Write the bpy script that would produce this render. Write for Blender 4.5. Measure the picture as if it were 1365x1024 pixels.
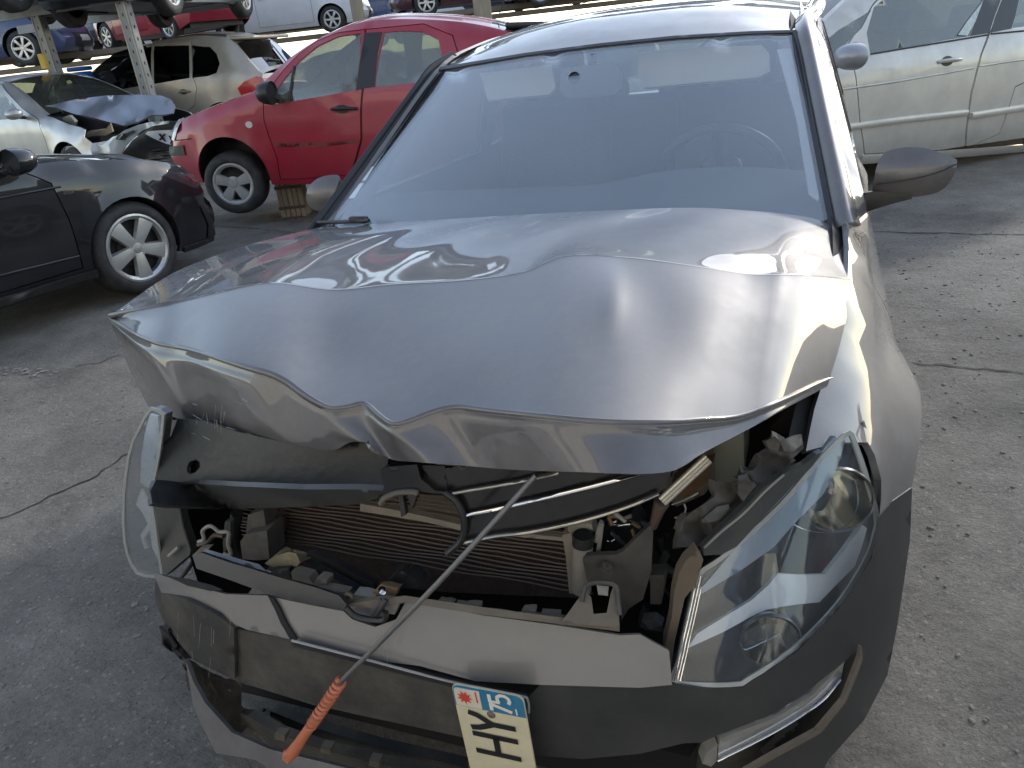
import bpy, bmesh, math, random
import numpy as np
from mathutils import Vector, Matrix, geometry

random.seed(7); np.random.seed(7)
SC = bpy.context.scene
for o in list(bpy.data.objects): bpy.data.objects.remove(o)

# ------------------------------------------------------------------ camera
W0, H0, F0 = 1365, 1024, 1014.0
CAM = np.array([.645, -.775, 1.43])
YAW, PITCH, ROLL = [math.radians(a) for a in (-23.0, 24.5, -6.5)]
def cam_axes():
    cy, sy, cp, sp = math.cos(YAW), math.sin(YAW), math.cos(PITCH), math.sin(PITCH)
    f = np.array([sy*cp, cy*cp, -sp]); r = np.array([cy, -sy, 0]); u = np.cross(r, f)
    c, s = math.cos(ROLL), math.sin(ROLL)
    return np.array([c*r+s*u, -s*r+c*u, f])
RC = cam_axes()
cd = bpy.data.cameras.new('camera'); cam = bpy.data.objects.new('camera', cd); SC.collection.objects.link(cam)
cd.sensor_width = 36; cd.lens = F0/W0*36; cd.clip_start = .05; cd.clip_end = 900
mw = Matrix.Identity(4)
for i in range(3):
    mw[i][0], mw[i][1], mw[i][2], mw[i][3] = RC[0][i], RC[1][i], -RC[2][i], CAM[i]
cam.matrix_world = mw
SC.camera = cam

# ------------------------------------------------------------------ world, sun, exposure
SUN_EL, SUN_AZ = math.radians(20), math.radians(20)          # azimuth from +y towards +x: ahead of the camera, to the right
w = bpy.data.worlds.new('World'); SC.world = w; w.use_nodes = True
nt = w.node_tree; bg = nt.nodes['Background']
sky = nt.nodes.new('ShaderNodeTexSky'); sky.sky_type = 'NISHITA'; sky.sun_disc = False
sky.sun_elevation = SUN_EL; sky.sun_rotation = SUN_AZ; sky.dust_density = .5; sky.air_density = 1.0; sky.ozone_density = .7
hs = nt.nodes.new('ShaderNodeHueSaturation'); hs.inputs['Saturation'].default_value = .75       # white balance set for the shade
nt.links.new(sky.outputs[0], hs.inputs['Color']); nt.links.new(hs.outputs[0], bg.inputs[0]); bg.inputs[1].default_value = .15
sd = bpy.data.lights.new('sun', 'SUN'); sun = bpy.data.objects.new('sun', sd); SC.collection.objects.link(sun)
sd.energy = .95; sd.angle = math.radians(3); sd.color = (1, .95, .88)
sdir = Vector((math.sin(SUN_AZ)*math.cos(SUN_EL), math.cos(SUN_AZ)*math.cos(SUN_EL), math.sin(SUN_EL)))
sun.rotation_euler = sdir.to_track_quat('Z', 'Y').to_euler(); sun.location = (6, 12, 12)
vs = SC.view_settings; vs.view_transform = 'Standard'; vs.look = 'None'; vs.gamma = 1; vs.use_curve_mapping = False
vs.exposure = 1.4

# ------------------------------------------------------------------ tracing helpers (pixel of the photo + a real surface -> point)
def rays(px):
    px = np.atleast_2d(np.array(px, float))
    d = np.stack([(px[:, 0]-W0/2)/F0, -(px[:, 1]-H0/2)/F0, np.ones(len(px))], 1)
    return d @ RC
def U(px, py, x=None, y=None, z=None):
    d = rays([(px, py)])[0]
    t = (x-CAM[0])/d[0] if x is not None else (y-CAM[1])/d[1] if y is not None else (z-CAM[2])/d[2]
    return CAM+d*t
def hit(px, g, t0=.3, t1=6., n=500):
    """first crossing of g (negative on the near side) along the view rays"""
    d = rays(px); t = np.linspace(t0, t1, n); N = len(d)
    P = CAM + d[:, None, :]*t[None, :, None]
    v = g(P.reshape(-1, 3)).reshape(N, n)
    out = np.zeros((N, 3))
    for i in range(N):
        k = np.nonzero((v[i, 1:] >= 0) & (v[i, :-1] < 0))[0]
        if len(k):
            k = k[0]; f = -v[i, k]/(v[i, k+1]-v[i, k]); tt = t[k]+f*(t[k+1]-t[k])
        else: tt = t[np.argmax(v[i])]
        out[i] = CAM+d[i]*tt
    return out
def Y(f):           # surface y = f(x, z)
    return lambda P: P[:, 1]-f(P[:, 0], P[:, 2])
def YC(c, sl=0., z0=.6): return lambda P: P[:, 1]-(c+sl*(P[:, 2]-z0))
def crop(ox, oy, s): return lambda *p: [(ox+a/s, oy+b/s) for a, b in p]
c0 = crop(0, 0, 3.4125); c1 = crop(140, 520, 3.4125); c2 = crop(480, 580, 3.1023); c3 = crop(800, 480, 2.3273)
c4 = crop(180, 760, 3.1023); c5 = crop(560, 800, 3.4125); c6 = crop(860, 760, 3.4125)
k2 = crop(240, 0, 2.8438); k3 = crop(1000, 0, 3.4137); k0 = c0; kc = crop(60, 110, 6.2045); kl = crop(0, 180, 4.268); ke = crop(840, 520, 4.875); kt = crop(0, 0, 8.531)
kr = crop(340, 660, 6.0227)

def cr(pts, n=6, closed=False):
    """Catmull-Rom through points of any dimension"""
    p = np.array(pts, float); m = len(p); out = []
    idx = (lambda i: p[i % m]) if closed else (lambda i: p[min(max(i, 0), m-1)])
    for i in range(m if closed else m-1):
        a, b, c, d = idx(i-1), idx(i), idx(i+1), idx(i+2)
        for k in range(n):
            t = k/n
            out.append(.5*((2*b)+(-a+c)*t+(2*a-5*b+4*c-d)*t*t+(-a+3*b-3*c+d)*t**3))
    if not closed: out.append(p[-1])
    return np.array(out)
def dens(pts, h, closed=True):
    p = [np.array(q, float) for q in pts]; out = []
    for i in range(len(p) if closed else len(p)-1):
        a, b = p[i], p[(i+1) % len(p)]; n = max(1, int(np.linalg.norm(b-a)/h+.5))
        for k in range(n): out.append(a+(b-a)*k/n)
    if not closed: out.append(p[-1])
    return np.array(out)
def pip(P, poly):
    P = np.asarray(P); poly = np.asarray(poly); r = np.zeros(len(P), bool); j = len(poly)-1
    for i in range(len(poly)):
        xi, yi = poly[i]; xj, yj = poly[j]
        if yi != yj:
            c = ((yi > P[:, 1]) != (yj > P[:, 1])) & (P[:, 0] < (xj-xi)*(P[:, 1]-yi)/(yj-yi)+xi); r ^= c
        j = i
    return r
def cdt(loops, h, bounds=None):
    """constrained triangulation of several closed loops plus a filling grid"""
    V, E = [], []
    for lp in loops:
        q = dens(lp, h); b = len(V); V += [Vector(a) for a in q]
        E += [(b+i, b+(i+1) % len(q)) for i in range(len(q))]
    A = np.array([tuple(v) for v in V]); lo, hi = A.min(0), A.max(0)
    gx, gy = np.meshgrid(np.arange(lo[0]+h/2, hi[0], h), np.arange(lo[1]+h/2, hi[1], h*.9))
    gx = gx + (np.arange(gx.shape[0]) % 2)[:, None]*h/2
    G = np.stack([gx.ravel(), gy.ravel()], 1)
    G = G[pip(G, dens(loops[0], h))] if len(G) else G
    if len(G):
        dmin = np.min(np.linalg.norm(G[:, None, :]-A[None, :, :], axis=2), 1); G = G[dmin > h*.45]
        V += [Vector(a) for a in G]
    r = geometry.delaunay_2d_cdt(V, E, [], 0, 1e-7)
    P = np.array([tuple(v) for v in r[0]]); T = np.array([f for f in r[2] if len(f) == 3])
    return P, T, P[T].mean(1)
def offs(poly, d):
    """polygon pushed outwards by d"""
    p = np.array(poly, float); n = len(p)
    area = sum(p[i][0]*p[(i+1) % n][1]-p[(i+1) % n][0]*p[i][1] for i in range(n)); s = 1 if area > 0 else -1
    out = []
    for i in range(n):
        a, b, c = p[i-1], p[i], p[(i+1) % n]
        e1 = b-a; e2 = c-b; n1 = np.array([e1[1], -e1[0]])/(np.linalg.norm(e1)+1e-9); n2 = np.array([e2[1], -e2[0]])/(np.linalg.norm(e2)+1e-9)
        m = n1+n2; L = np.linalg.norm(m); m = m/L if L > 1e-6 else n1
        out.append(b+s*d*m/max(.5, float(m@n1)))
    return out

# ------------------------------------------------------------------ objects
def tag(o, label=None, cat=None, group=None, kind=None):
    for k, v in (('label', label), ('category', cat), ('group', group), ('kind', kind)):
        if v: o[k] = v
    return o
def empty(name, M, label, cat, group=None):
    o = bpy.data.objects.new(name, None); SC.collection.objects.link(o)
    o.matrix_world = M if isinstance(M, Matrix) else Matrix.Translation(M); o.empty_display_size = .2
    return tag(o, label, cat, group)
def mk(name, V, Fs, mat=None, parent=None, smooth=True, sharp=None, base=True):
    V = np.array(V, float); off = None
    if parent is None and base and len(V):
        off = np.array([(V[:, 0].min()+V[:, 0].max())/2, (V[:, 1].min()+V[:, 1].max())/2, V[:, 2].min()]); V = V-off
    me = bpy.data.meshes.new(name); me.from_pydata([tuple(v) for v in V], [], [tuple(int(i) for i in f) for f in Fs]); me.validate(); me.update()
    if smooth:
        me.polygons.foreach_set('use_smooth', [True]*len(me.polygons))
        if sharp: me.set_sharp_from_angle(angle=math.radians(sharp))
    if mat: me.materials.append(mat)
    o = bpy.data.objects.new(name, me); SC.collection.objects.link(o)
    if parent is not None: o.parent = parent
    elif off is not None: o.location = off
    return o
class MB:
    """collects shapes, links them as ONE mesh"""
    def __init__(s): s.V = []; s.F = []
    def add(s, V, F):
        b = len(s.V); s.V += [tuple(v) for v in V]; s.F += [tuple(b+i for i in f) for f in F]; return s
    def box(s, c, size, R=None, tp=(1, 1)):
        V = []
        for dz in (-.5, .5):
            k = tp if dz > 0 else (1, 1)
            for dx, dy in ((-.5, -.5), (.5, -.5), (.5, .5), (-.5, .5)):
                v = Vector((dx*size[0]*k[0], dy*size[1]*k[1], dz*size[2])); V.append((R @ v if R else v)+Vector(c))
        return s.add(V, [(3, 2, 1, 0), (4, 5, 6, 7), (0, 1, 5, 4), (1, 2, 6, 5), (2, 3, 7, 6), (3, 0, 4, 7)])
    def rbox(s, c, size, r=.02, R=None, seg=2):
        bm = bmesh.new(); bmesh.ops.create_cube(bm, size=1)
        for v in bm.verts: v.co = Vector((v.co.x*size[0], v.co.y*size[1], v.co.z*size[2]))
        bmesh.ops.bevel(bm, geom=bm.edges[:], offset=min(r, min(size)*.45), segments=seg, affect='EDGES', profile=.5)
        bm.verts.index_update()
        V = [(R @ v.co if R else v.co)+Vector(c) for v in bm.verts]; F = [[v.index for v in f.verts] for f in bm.faces]; bm.free()
        return s.add(V, F)
    def tube(s, pts, r, n=8, cap=True):
        P = [Vector(p) for p in pts]; m = len(P); rr = r if hasattr(r, '__len__') else [r]*m; V = []; F = []
        up = None
        for i in range(m):
            t = (P[min(i+1, m-1)]-P[max(i-1, 0)]).normalized()
            if up is None: up = Vector((0, 0, 1)) if abs(t.z) < .9 else Vector((1, 0, 0))
            a = t.cross(up).normalized(); up = a.cross(t).normalized()
            for k in range(n):
                an = 2*math.pi*k/n; V.append(P[i]+rr[i]*(a*math.cos(an)+up*math.sin(an)))
        for i in range(m-1):
            for k in range(n): F.append((i*n+k, i*n+(k+1) % n, (i+1)*n+(k+1) % n, (i+1)*n+k))
        if cap: F += [tuple(range(n))[::-1], tuple((m-1)*n+k for k in range(n))]
        return s.add(V, F)
    def lathe(s, prof, M, n=32, a0=0, a1=2*math.pi):
        """profile (r, h) turned round local z of M"""
        V = []; F = []; full = abs(a1-a0-2*math.pi) < 1e-6; cnt = n if full else n+1
        for k in range(cnt):
            a = a0+(a1-a0)*k/n
            for r, h in prof: V.append(M @ Vector((r*math.cos(a), r*math.sin(a), h)))
        m = len(prof)
        for k in range(n):
            k2 = (k+1) % cnt
            for i in range(m-1): F.append((k*m+i, k2*m+i, k2*m+i+1, k*m+i+1))
        return s.add(V, F)
    def prism(s, poly, M, t):
        n = len(poly); V = [M @ Vector((a, b, 0)) for a, b in poly]+[M @ Vector((a, b, t)) for a, b in poly]
        return s.add(V, [tuple(range(n))[::-1], tuple(range(n, 2*n))]+[(i, (i+1) % n, n+(i+1) % n, n+i) for i in range(n)])
    def build(s, name, mat, parent=None, smooth=False, sharp=40): return mk(name, s.V, s.F, mat, parent, smooth, sharp if smooth else None)
def thicken(P, T, view, t):
    """sheet with a front facing `view`, a back and a rim"""
    P = np.asarray(P, float); T = np.asarray(T)
    n = np.cross(P[T[:, 1]]-P[T[:, 0]], P[T[:, 2]]-P[T[:, 0]])
    if ((view-P[T].mean(1))*n).sum() < 0: T = T[:, ::-1]; n = -n
    N = np.zeros_like(P)
    for k in range(3): np.add.at(N, T[:, k], n)
    N /= np.linalg.norm(N, axis=1)[:, None]+1e-12
    if not t: return P, [tuple(f) for f in T], N
    B = P-N*t; m = len(P); F = [tuple(f) for f in T]+[(m+c, m+b, m+a) for a, b, c in T]
    ed = {}
    for a, b, c in T:
        for e in ((a, b), (b, c), (c, a)): ed[e] = 1
    V = list(P)+list(B)
    for (a, b) in ed:
        if (b, a) not in ed:
            q = len(V); V += [P[a], P[b], B[b], B[a]]; F.append((q+1, q, q+3, q+2))
    return np.array(V), F, N
def trace(name, poly, g, mat, parent=None, holes=(), h=14, t=.004, off=0., smooth_poly=0, far=6.):
    """outline seen in the photo laid on the surface g, triangulated and given thickness"""
    poly = [tuple(p) for p in (cr(poly, smooth_poly, True) if smooth_poly else poly)]
    P2, T, C = cdt([poly]+[list(q) for q in holes], h)
    k = pip(C, poly)
    for q in holes: k &= ~pip(C, q)
    T = T[k]
    P = hit(P2, g, .3, far, int(far*90))
    V, F, N = thicken(P, T, CAM, t)
    o = mk(name, V, F, mat, parent, True)
    return o
def strip(name, px, g, wd, mat, parent=None, t=.003, lift=.0, n=5):
    """raised bead along a line of pixels on surface g"""
    P = hit(cr(px, n), g)
    d = (CAM-P); d /= np.linalg.norm(d, axis=1)[:, None]; P = P+d*lift
    return MB().tube([tuple(p) for p in P], wd, 6).build(name, mat, parent, True, 60)
def gridsheet(name, rows, mat, parent, t=.003, nu=6, nv=6, view=None, jitter=None):
    """rows of 3D points -> smooth Catmull-Rom sheet"""
    R = np.array(rows, float); A = np.array([cr(r, nu) for r in R]); A = np.array([cr(A[:, j], nv) for j in range(A.shape[1])]).transpose(1, 0, 2)
    m, n = A.shape[:2]; P = A.reshape(-1, 3)
    if jitter: P = jitter(P)
    T = []
    for i in range(m-1):
        for j in range(n-1):
            a = i*n+j; T += [(a, a+1, a+n+1), (a, a+n+1, a+n)]
    V, F, N = thicken(P, np.array(T), CAM if view is None else np.array(view), t)
    return mk(name, V, F, mat, parent, True)

# ------------------------------------------------------------------ materials
MATS = {}
def nn(nt, t, **kw):
    n = nt.nodes.new(t)
    for k, v in kw.items():
        if k in n.inputs: n.inputs[k].default_value = v
        else: setattr(n, k, v)
    return n
def mat(name, col, rough=.5, metal=0., coat=0., var=.25, vs=6., dust=None, dustamt=.5, dscale=3., bump=0., bscale=60., rv=.15, spec=.5, coatr=.03, stretch=None):
    if name in MATS: return MATS[name]
    m = bpy.data.materials.new(name); m.use_nodes = True; nt = m.node_tree; L = nt.links.new; p = nt.nodes['Principled BSDF']
    tc = nn(nt, 'ShaderNodeTexCoord'); src = tc.outputs['Object']
    if stretch:
        mp = nn(nt, 'ShaderNodeMapping'); mp.inputs['Scale'].default_value = stretch; L(src, mp.inputs[0]); src = mp.outputs[0]
    n1 = nn(nt, 'ShaderNodeTexNoise', Scale=vs, Detail=6., Roughness=.6); L(src, n1.inputs['Vector'])
    mx = nn(nt, 'ShaderNodeMix', data_type='RGBA'); c = Vector(col)
    mx.inputs[6].default_value = (*(c*(1-var)), 1); mx.inputs[7].default_value = (*(c*(1+var*.6)), 1); L(n1.outputs[0], mx.inputs[0])
    out = mx.outputs[2]
    mr = nn(nt, 'ShaderNodeMapRange'); mr.inputs[3].default_value = max(0.02, rough-rv*rough); mr.inputs[4].default_value = min(1, rough+rv*rough); L(n1.outputs[0], mr.inputs[0]); ro = mr.outputs[0]
    if dust:
        n2 = nn(nt, 'ShaderNodeTexNoise', Scale=dscale, Detail=9., Roughness=.68); L(src, n2.inputs['Vector'])
        rp = nn(nt, 'ShaderNodeMapRange'); rp.inputs[1].default_value = .42; rp.inputs[2].default_value = .75; rp.inputs[4].default_value = dustamt; L(n2.outputs[0], rp.inputs[0])
        m2 = nn(nt, 'ShaderNodeMix', data_type='RGBA'); m2.inputs[7].default_value = (*dust, 1); L(rp.outputs[0], m2.inputs[0]); L(out, m2.inputs[6]); out = m2.outputs[2]
        m3 = nn(nt, 'ShaderNodeMix'); m3.inputs[3].default_value = .8; L(rp.outputs[0], m3.inputs[0]); L(ro, m3.inputs[2]); ro = m3.outputs[0]
        if metal:
            m4 = nn(nt, 'ShaderNodeMix'); m4.inputs[2].default_value = metal; m4.inputs[3].default_value = 0; L(rp.outputs[0], m4.inputs[0]); L(m4.outputs[0], p.inputs['Metallic'])
        if coat:
            m5 = nn(nt, 'ShaderNodeMix'); m5.inputs[2].default_value = coat; m5.inputs[3].default_value = coat*.15; L(rp.outputs[0], m5.inputs[0]); L(m5.outputs[0], p.inputs['Coat Weight'])
    L(out, p.inputs['Base Color']); L(ro, p.inputs['Roughness'])
    if not dust: p.inputs['Metallic'].default_value = metal; p.inputs['Coat Weight'].default_value = coat
    elif not metal: p.inputs['Metallic'].default_value = 0
    p.inputs['Coat Roughness'].default_value = coatr; p.inputs['Specular IOR Level'].default_value = spec
    if bump:
        n3 = nn(nt, 'ShaderNodeTexNoise', Scale=bscale, Detail=5.); L(src, n3.inputs['Vector'])
        b = nn(nt, 'ShaderNodeBump', Strength=bump, Distance=.01); L(n3.outputs[0], b.inputs['Height']); L(b.outputs[0], p.inputs['Normal'])
    MATS[name] = m; return m
def glass(name, tint=(.6, .65, .63), refl=.12, film=0., filmcol=(.5, .52, .54), rough=.01, streak=False, fres=1.4):
    if name in MATS: return MATS[name]
    m = bpy.data.materials.new(name); m.use_nodes = True; nt = m.node_tree; L = nt.links.new
    nt.nodes.remove(nt.nodes['Principled BSDF']); out = nt.nodes['Material Output']
    tr = nn(nt, 'ShaderNodeBsdfTransparent'); tr.inputs[0].default_value = (*tint, 1)
    gl = nn(nt, 'ShaderNodeBsdfGlossy', Roughness=rough); gl.inputs[0].default_value = (.95, .97, 1, 1)
    lw = nn(nt, 'ShaderNodeLayerWeight', Blend=.5); fr = nn(nt, 'ShaderNodeMath', operation='POWER'); fr.inputs[1].default_value = 4.; L(lw.outputs['Facing'], fr.inputs[0])
    mr = nn(nt, 'ShaderNodeMapRange'); mr.inputs[3].default_value = refl; mr.inputs[4].default_value = 1.; L(fr.outputs[0], mr.inputs[0])
    mx = nn(nt, 'ShaderNodeMixShader'); L(mr.outputs[0], mx.inputs[0]); L(tr.outputs[0], mx.inputs[1]); L(gl.outputs[0], mx.inputs[2])
    last = mx
    if film:
        df = nn(nt, 'ShaderNodeBsdfDiffuse'); df.inputs[0].default_value = (*filmcol, 1)
        tc = nn(nt, 'ShaderNodeTexCoord'); n1 = nn(nt, 'ShaderNodeTexNoise', Scale=2.2, Detail=7., Roughness=.6); L(tc.outputs['Object'], n1.inputs['Vector'])
        r2 = nn(nt, 'ShaderNodeMapRange'); r2.inputs[1].default_value = .3; r2.inputs[2].default_value = .7; r2.inputs[3].default_value = film*.7; r2.inputs[4].default_value = min(1, film*1.3); L(n1.outputs[0], r2.inputs[0])
        m2 = nn(nt, 'ShaderNodeMixShader'); L(r2.outputs[0], m2.inputs[0]); L(mx.outputs[0], m2.inputs[1]); L(df.outputs[0], m2.inputs[2]); last = m2
    L(last.outputs[0], out.inputs[0]); MATS[name] = m; return m
DUST = (.22, .20, .17)
M_rubber = mat('tyre_rubber', (.025, .025, .026), .75, var=.4, dust=(.12, .11, .1), dustamt=.5, dscale=8, bump=.3)
M_blackpl = mat('black_plastic', (.016, .0165, .017), .45, dust=DUST, dustamt=.12, dscale=7, bump=.1)
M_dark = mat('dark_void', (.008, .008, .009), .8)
M_alloy = mat('alloy', (.55, .55, .54), .32, metal=.85, dust=(.3, .28, .25), dustamt=.35, dscale=9)
M_hubcap = mat('hub_cover', (.42, .42, .41), .4, metal=.3, dust=(.2, .18, .16), dustamt=.6, dscale=9)
M_steel = mat('rusty_steel', (.12, .09, .07), .6, metal=.5, var=.5, vs=25)
M_chrome = mat('chrome', (.75, .76, .78), .12, metal=1, var=.08)
M_glass = glass('window_glass', (.55, .6, .55), .12, film=.09, filmcol=(.60, .54, .35))  # beige film paints the wall's reflection into the window glass
M_glassdark = glass('tinted_glass', (.05, .055, .06), .12)
M_lens = glass('clear_lens', (.9, .92, .93), .03, film=.05, filmcol=(.4, .42, .43))
M_red = mat('red_lens', (.45, .02, .02), .12, coat=1, var=.3)
M_seat = mat('seat_fabric', (.05, .05, .055), .85, var=.4, bump=.3, bscale=200)
M_plate = mat('plate_white', (.62, .62, .6), .4, var=.1)
# ------------------------------------------------------------------ setting
def ground():
    m = bpy.data.materials.new('worn_asphalt'); m.use_nodes = True; nt = m.node_tree; L = nt.links.new; p = nt.nodes['Principled BSDF']
    tc = nn(nt, 'ShaderNodeTexCoord'); ob = tc.outputs['Object']
    big = nn(nt, 'ShaderNodeTexNoise', Scale=.6, Detail=6., Roughness=.6, Distortion=.3); L(ob, big.inputs['Vector'])
    mid = nn(nt, 'ShaderNodeTexNoise', Scale=5., Detail=9., Roughness=.72); L(ob, mid.inputs['Vector'])
    grit = nn(nt, 'ShaderNodeTexNoise', Scale=38., Detail=6., Roughness=.8); L(ob, grit.inputs['Vector'])
    fine = nn(nt, 'ShaderNodeTexNoise', Scale=150., Detail=4., Roughness=.75); L(ob, fine.inputs['Vector'])
    r1 = nn(nt, 'ShaderNodeValToRGB'); e = r1.color_ramp.elements
    e[0].position = .38; e[0].color = (.066, .063, .058, 1); e[1].position = .63; e[1].color = (.29, .27, .235, 1)
    acc = None
    for src, wt in ((big, .30), (mid, .30), (grit, .25), (fine, .15)):
        q = nn(nt, 'ShaderNodeMath', operation='MULTIPLY_ADD'); q.inputs[1].default_value = wt; L(src.outputs[0], q.inputs[0])
        if acc: L(acc.outputs[0], q.inputs[2])
        else: q.inputs[2].default_value = 0
        acc = q
    L(acc.outputs[0], r1.inputs[0])
    # aggregate chips of several sizes
    col = r1.outputs[0]; hsrc = None
    for sc, th, br in ((52., .20, (.36, .335, .295, 1)), (95., .22, (.30, .28, .25, 1)), (170., .24, (.26, .245, .22, 1)), (130., .25, (.035, .034, .032, 1))):
        v = nn(nt, 'ShaderNodeTexVoronoi', Scale=sc, Randomness=1.); 
        ds = nn(nt, 'ShaderNodeVectorMath', operation='MULTIPLY_ADD'); ds.inputs[1].default_value = (.016, .016, .016); L(fine.outputs[1], ds.inputs[0]); L(ob, ds.inputs[2]); L(ds.outputs[0], v.inputs['Vector'])
        lt = nn(nt, 'ShaderNodeMapRange'); lt.inputs[1].default_value = th; lt.inputs[2].default_value = th+.1; lt.inputs[3].default_value = 1; lt.inputs[4].default_value = 0; L(v.outputs['Distance'], lt.inputs[0])
        sp = nn(nt, 'ShaderNodeSeparateColor'); L(v.outputs['Color'], sp.inputs[0])
        g1 = nn(nt, 'ShaderNodeMapRange'); g1.inputs[1].default_value = .35; g1.inputs[2].default_value = .8; g1.inputs[4].default_value = .85; L(sp.outputs[0], g1.inputs[0])
        # worn patches show more chips
        pm = nn(nt, 'ShaderNodeMapRange'); pm.inputs[1].default_value = .38; pm.inputs[2].default_value = .62; pm.inputs[3].default_value = .25; L(big.outputs[0], pm.inputs[0])
        q = nn(nt, 'ShaderNodeMath', operation='MULTIPLY'); L(lt.outputs[0], q.inputs[0]); L(g1.outputs[0], q.inputs[1])
        q2 = nn(nt, 'ShaderNodeMath', operation='MULTIPLY'); L(q.outputs[0], q2.inputs[0]); L(pm.outputs[0], q2.inputs[1])
        mx = nn(nt, 'ShaderNodeMix', data_type='RGBA'); mx.inputs[7].default_value = br; L(q2.outputs[0], mx.inputs[0]); L(col, mx.inputs[6]); col = mx.outputs[2]
    # oil stains and pale cement smears
    st = nn(nt, 'ShaderNodeTexNoise', Scale=.9, Detail=4., Distortion=.6); mp = nn(nt, 'ShaderNodeMapping'); mp.inputs['Location'].default_value = (3.7, 1.2, 0); L(ob, mp.inputs[0]); L(mp.outputs[0], st.inputs['Vector'])
    sm = nn(nt, 'ShaderNodeMapRange'); sm.inputs[1].default_value = .52; sm.inputs[2].default_value = .7; sm.inputs[4].default_value = .55; L(st.outputs[0], sm.inputs[0])
    mx = nn(nt, 'ShaderNodeMix', data_type='RGBA'); mx.inputs[7].default_value = (.05, .049, .048, 1); L(sm.outputs[0], mx.inputs[0]); L(col, mx.inputs[6]); col = mx.outputs[2]
    L(col, p.inputs['Base Color']); p.inputs['Roughness'].default_value = .85; p.inputs['Specular IOR Level'].default_value = .3
    hh = nn(nt, 'ShaderNodeMath', operation='ADD'); L(grit.outputs[0], hh.inputs[0]); L(mid.outputs[0], hh.inputs[1])
    bp = nn(nt, 'ShaderNodeBump', Strength=.8, Distance=.014); L(hh.outputs[0], bp.inputs['Height']); L(bp.outputs[0], p.inputs['Normal'])
    S = 300; o = mk('ground', [(-S, -S, 0), (S, -S, 0), (S, S, 0), (-S, S, 0)], [(0, 1, 2, 3)], m, None, False, base=False); tag(o, kind='structure')
    return m
M_ground = ground()
M_crack = mat('crack_dirt', (.03, .029, .027), .95, var=.5, vs=30)
def crack(px, wd):
    P = [U(a, b, z=0.003) for a, b in px]; P = dens(P, .035, False)
    rr = random.Random(int(px[0][0])); V = []; F = []
    for i, q in enumerate(P):
        d = P[min(i+1, len(P)-1)]-P[max(i-1, 0)]; n = np.array([-d[1], d[0], 0]); n /= np.linalg.norm(n)+1e-9
        j = n*rr.uniform(-.012, .012); ww = wd*rr.uniform(.25, 1)
        V += [q+j+n*ww, q+j-n*ww]
    for i in range(len(P)-1): F.append((2*i, 2*i+1, 2*i+3, 2*i+2))
    o = mk('crack', V, F, M_crack, None, False, base=False); tag(o, kind='structure')
crack([(0, 692), (40, 676), (80, 655), (120, 640), (165, 608), (185, 598)], .006)
crack([(100, 488), (130, 484), (160, 472)], .005)
crack([(1165, 309), (1230, 310), (1365, 313)], .012)
crack([(1216, 483), (1290, 490), (1365, 497)], .009)
crack([(265, 300), (330, 304), (410, 312)], .012)
M_smear = mat('cement_smear', (.27, .26, .245), .9, var=.4, vs=20)
def smear(c, rx, ry, seed):
    rr = random.Random(seed); mb = MB()
    for k in range(60):
        a = rr.uniform(0, 6.28); q = rr.random()**.7; x, y = c[0]+math.cos(a)*q*rx, c[1]+math.sin(a)*q*ry; s = rr.uniform(.004, .016)
        V = [(x+s*rr.uniform(.5, 1.6)*math.cos(t), y+s*rr.uniform(.4, .9)*math.sin(t), .004+.0001*k) for t in np.linspace(0, 6.28, 9)[:-1]]
        mb.add(V, [tuple(range(8))])
    o = mk('cement_smear', mb.V, mb.F, M_smear, None, False, base=False); tag(o, kind='structure')
p = U(25, 496, z=0); smear(p, .3, .06, 3)
def gravel():
    rr = random.Random(4); mb = MB()
    ico = [(0, 0, 1)]+[(math.cos(k*1.2566)*.9, math.sin(k*1.2566)*.9, .45) for k in range(5)]+[(math.cos(k*1.2566+.6), math.sin(k*1.2566+.6), -.4) for k in range(5)]
    fc = [(0, 1+k, 1+(k+1) % 5) for k in range(5)]+[(1+k, 6+k, 1+(k+1) % 5) for k in range(5)]+[(6+k, 6+(k+1) % 5, 1+(k+1) % 5) for k in range(5)]
    for k in range(2600):
        if k % 2: x, y = rr.uniform(.95, 3.4), rr.uniform(.3, 5.5)
        else: x, y = rr.uniform(-4, -.7), rr.uniform(-.3, 5.5)
        s = rr.choice((.003, .004, .005, .006, .008))*rr.uniform(.6, 1.3); a = rr.uniform(0, 6.28); sx, sy, sz = s*rr.uniform(.7, 1.4), s*rr.uniform(.7, 1.3), s*rr.uniform(.3, .6)
        V = [(x+(vx*sx*math.cos(a)-vy*sy*math.sin(a)), y+(vx*sx*math.sin(a)+vy*sy*math.cos(a)), .002+vz*sz) for vx, vy, vz in ico]
        mb.add(V, fc)
    o = mk('gravel', mb.V, mb.F, mat('gravel', (.22, .205, .18), .9, var=.6, vs=9), None, False, base=False); tag(o, 'loose pale grit scattered over the worn asphalt', 'gravel', kind='stuff')
gravel()
def bounce_apron():  # unseen pale ground added behind the camera to brighten reflections in the paint
    m = mat('pale_bounce', (.56, .52, .46), .9, var=.2, vs=1.2, bump=.2)
    V = [(-20, -10.9, .004), (24, -10.9, .004), (24, -1.0, .004), (-20, -1.0, .004)]
    tag(mk('bounce_ground', V, [(0, 1, 2, 3)], m, None, False, base=False), kind='structure')
bounce_apron()
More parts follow.
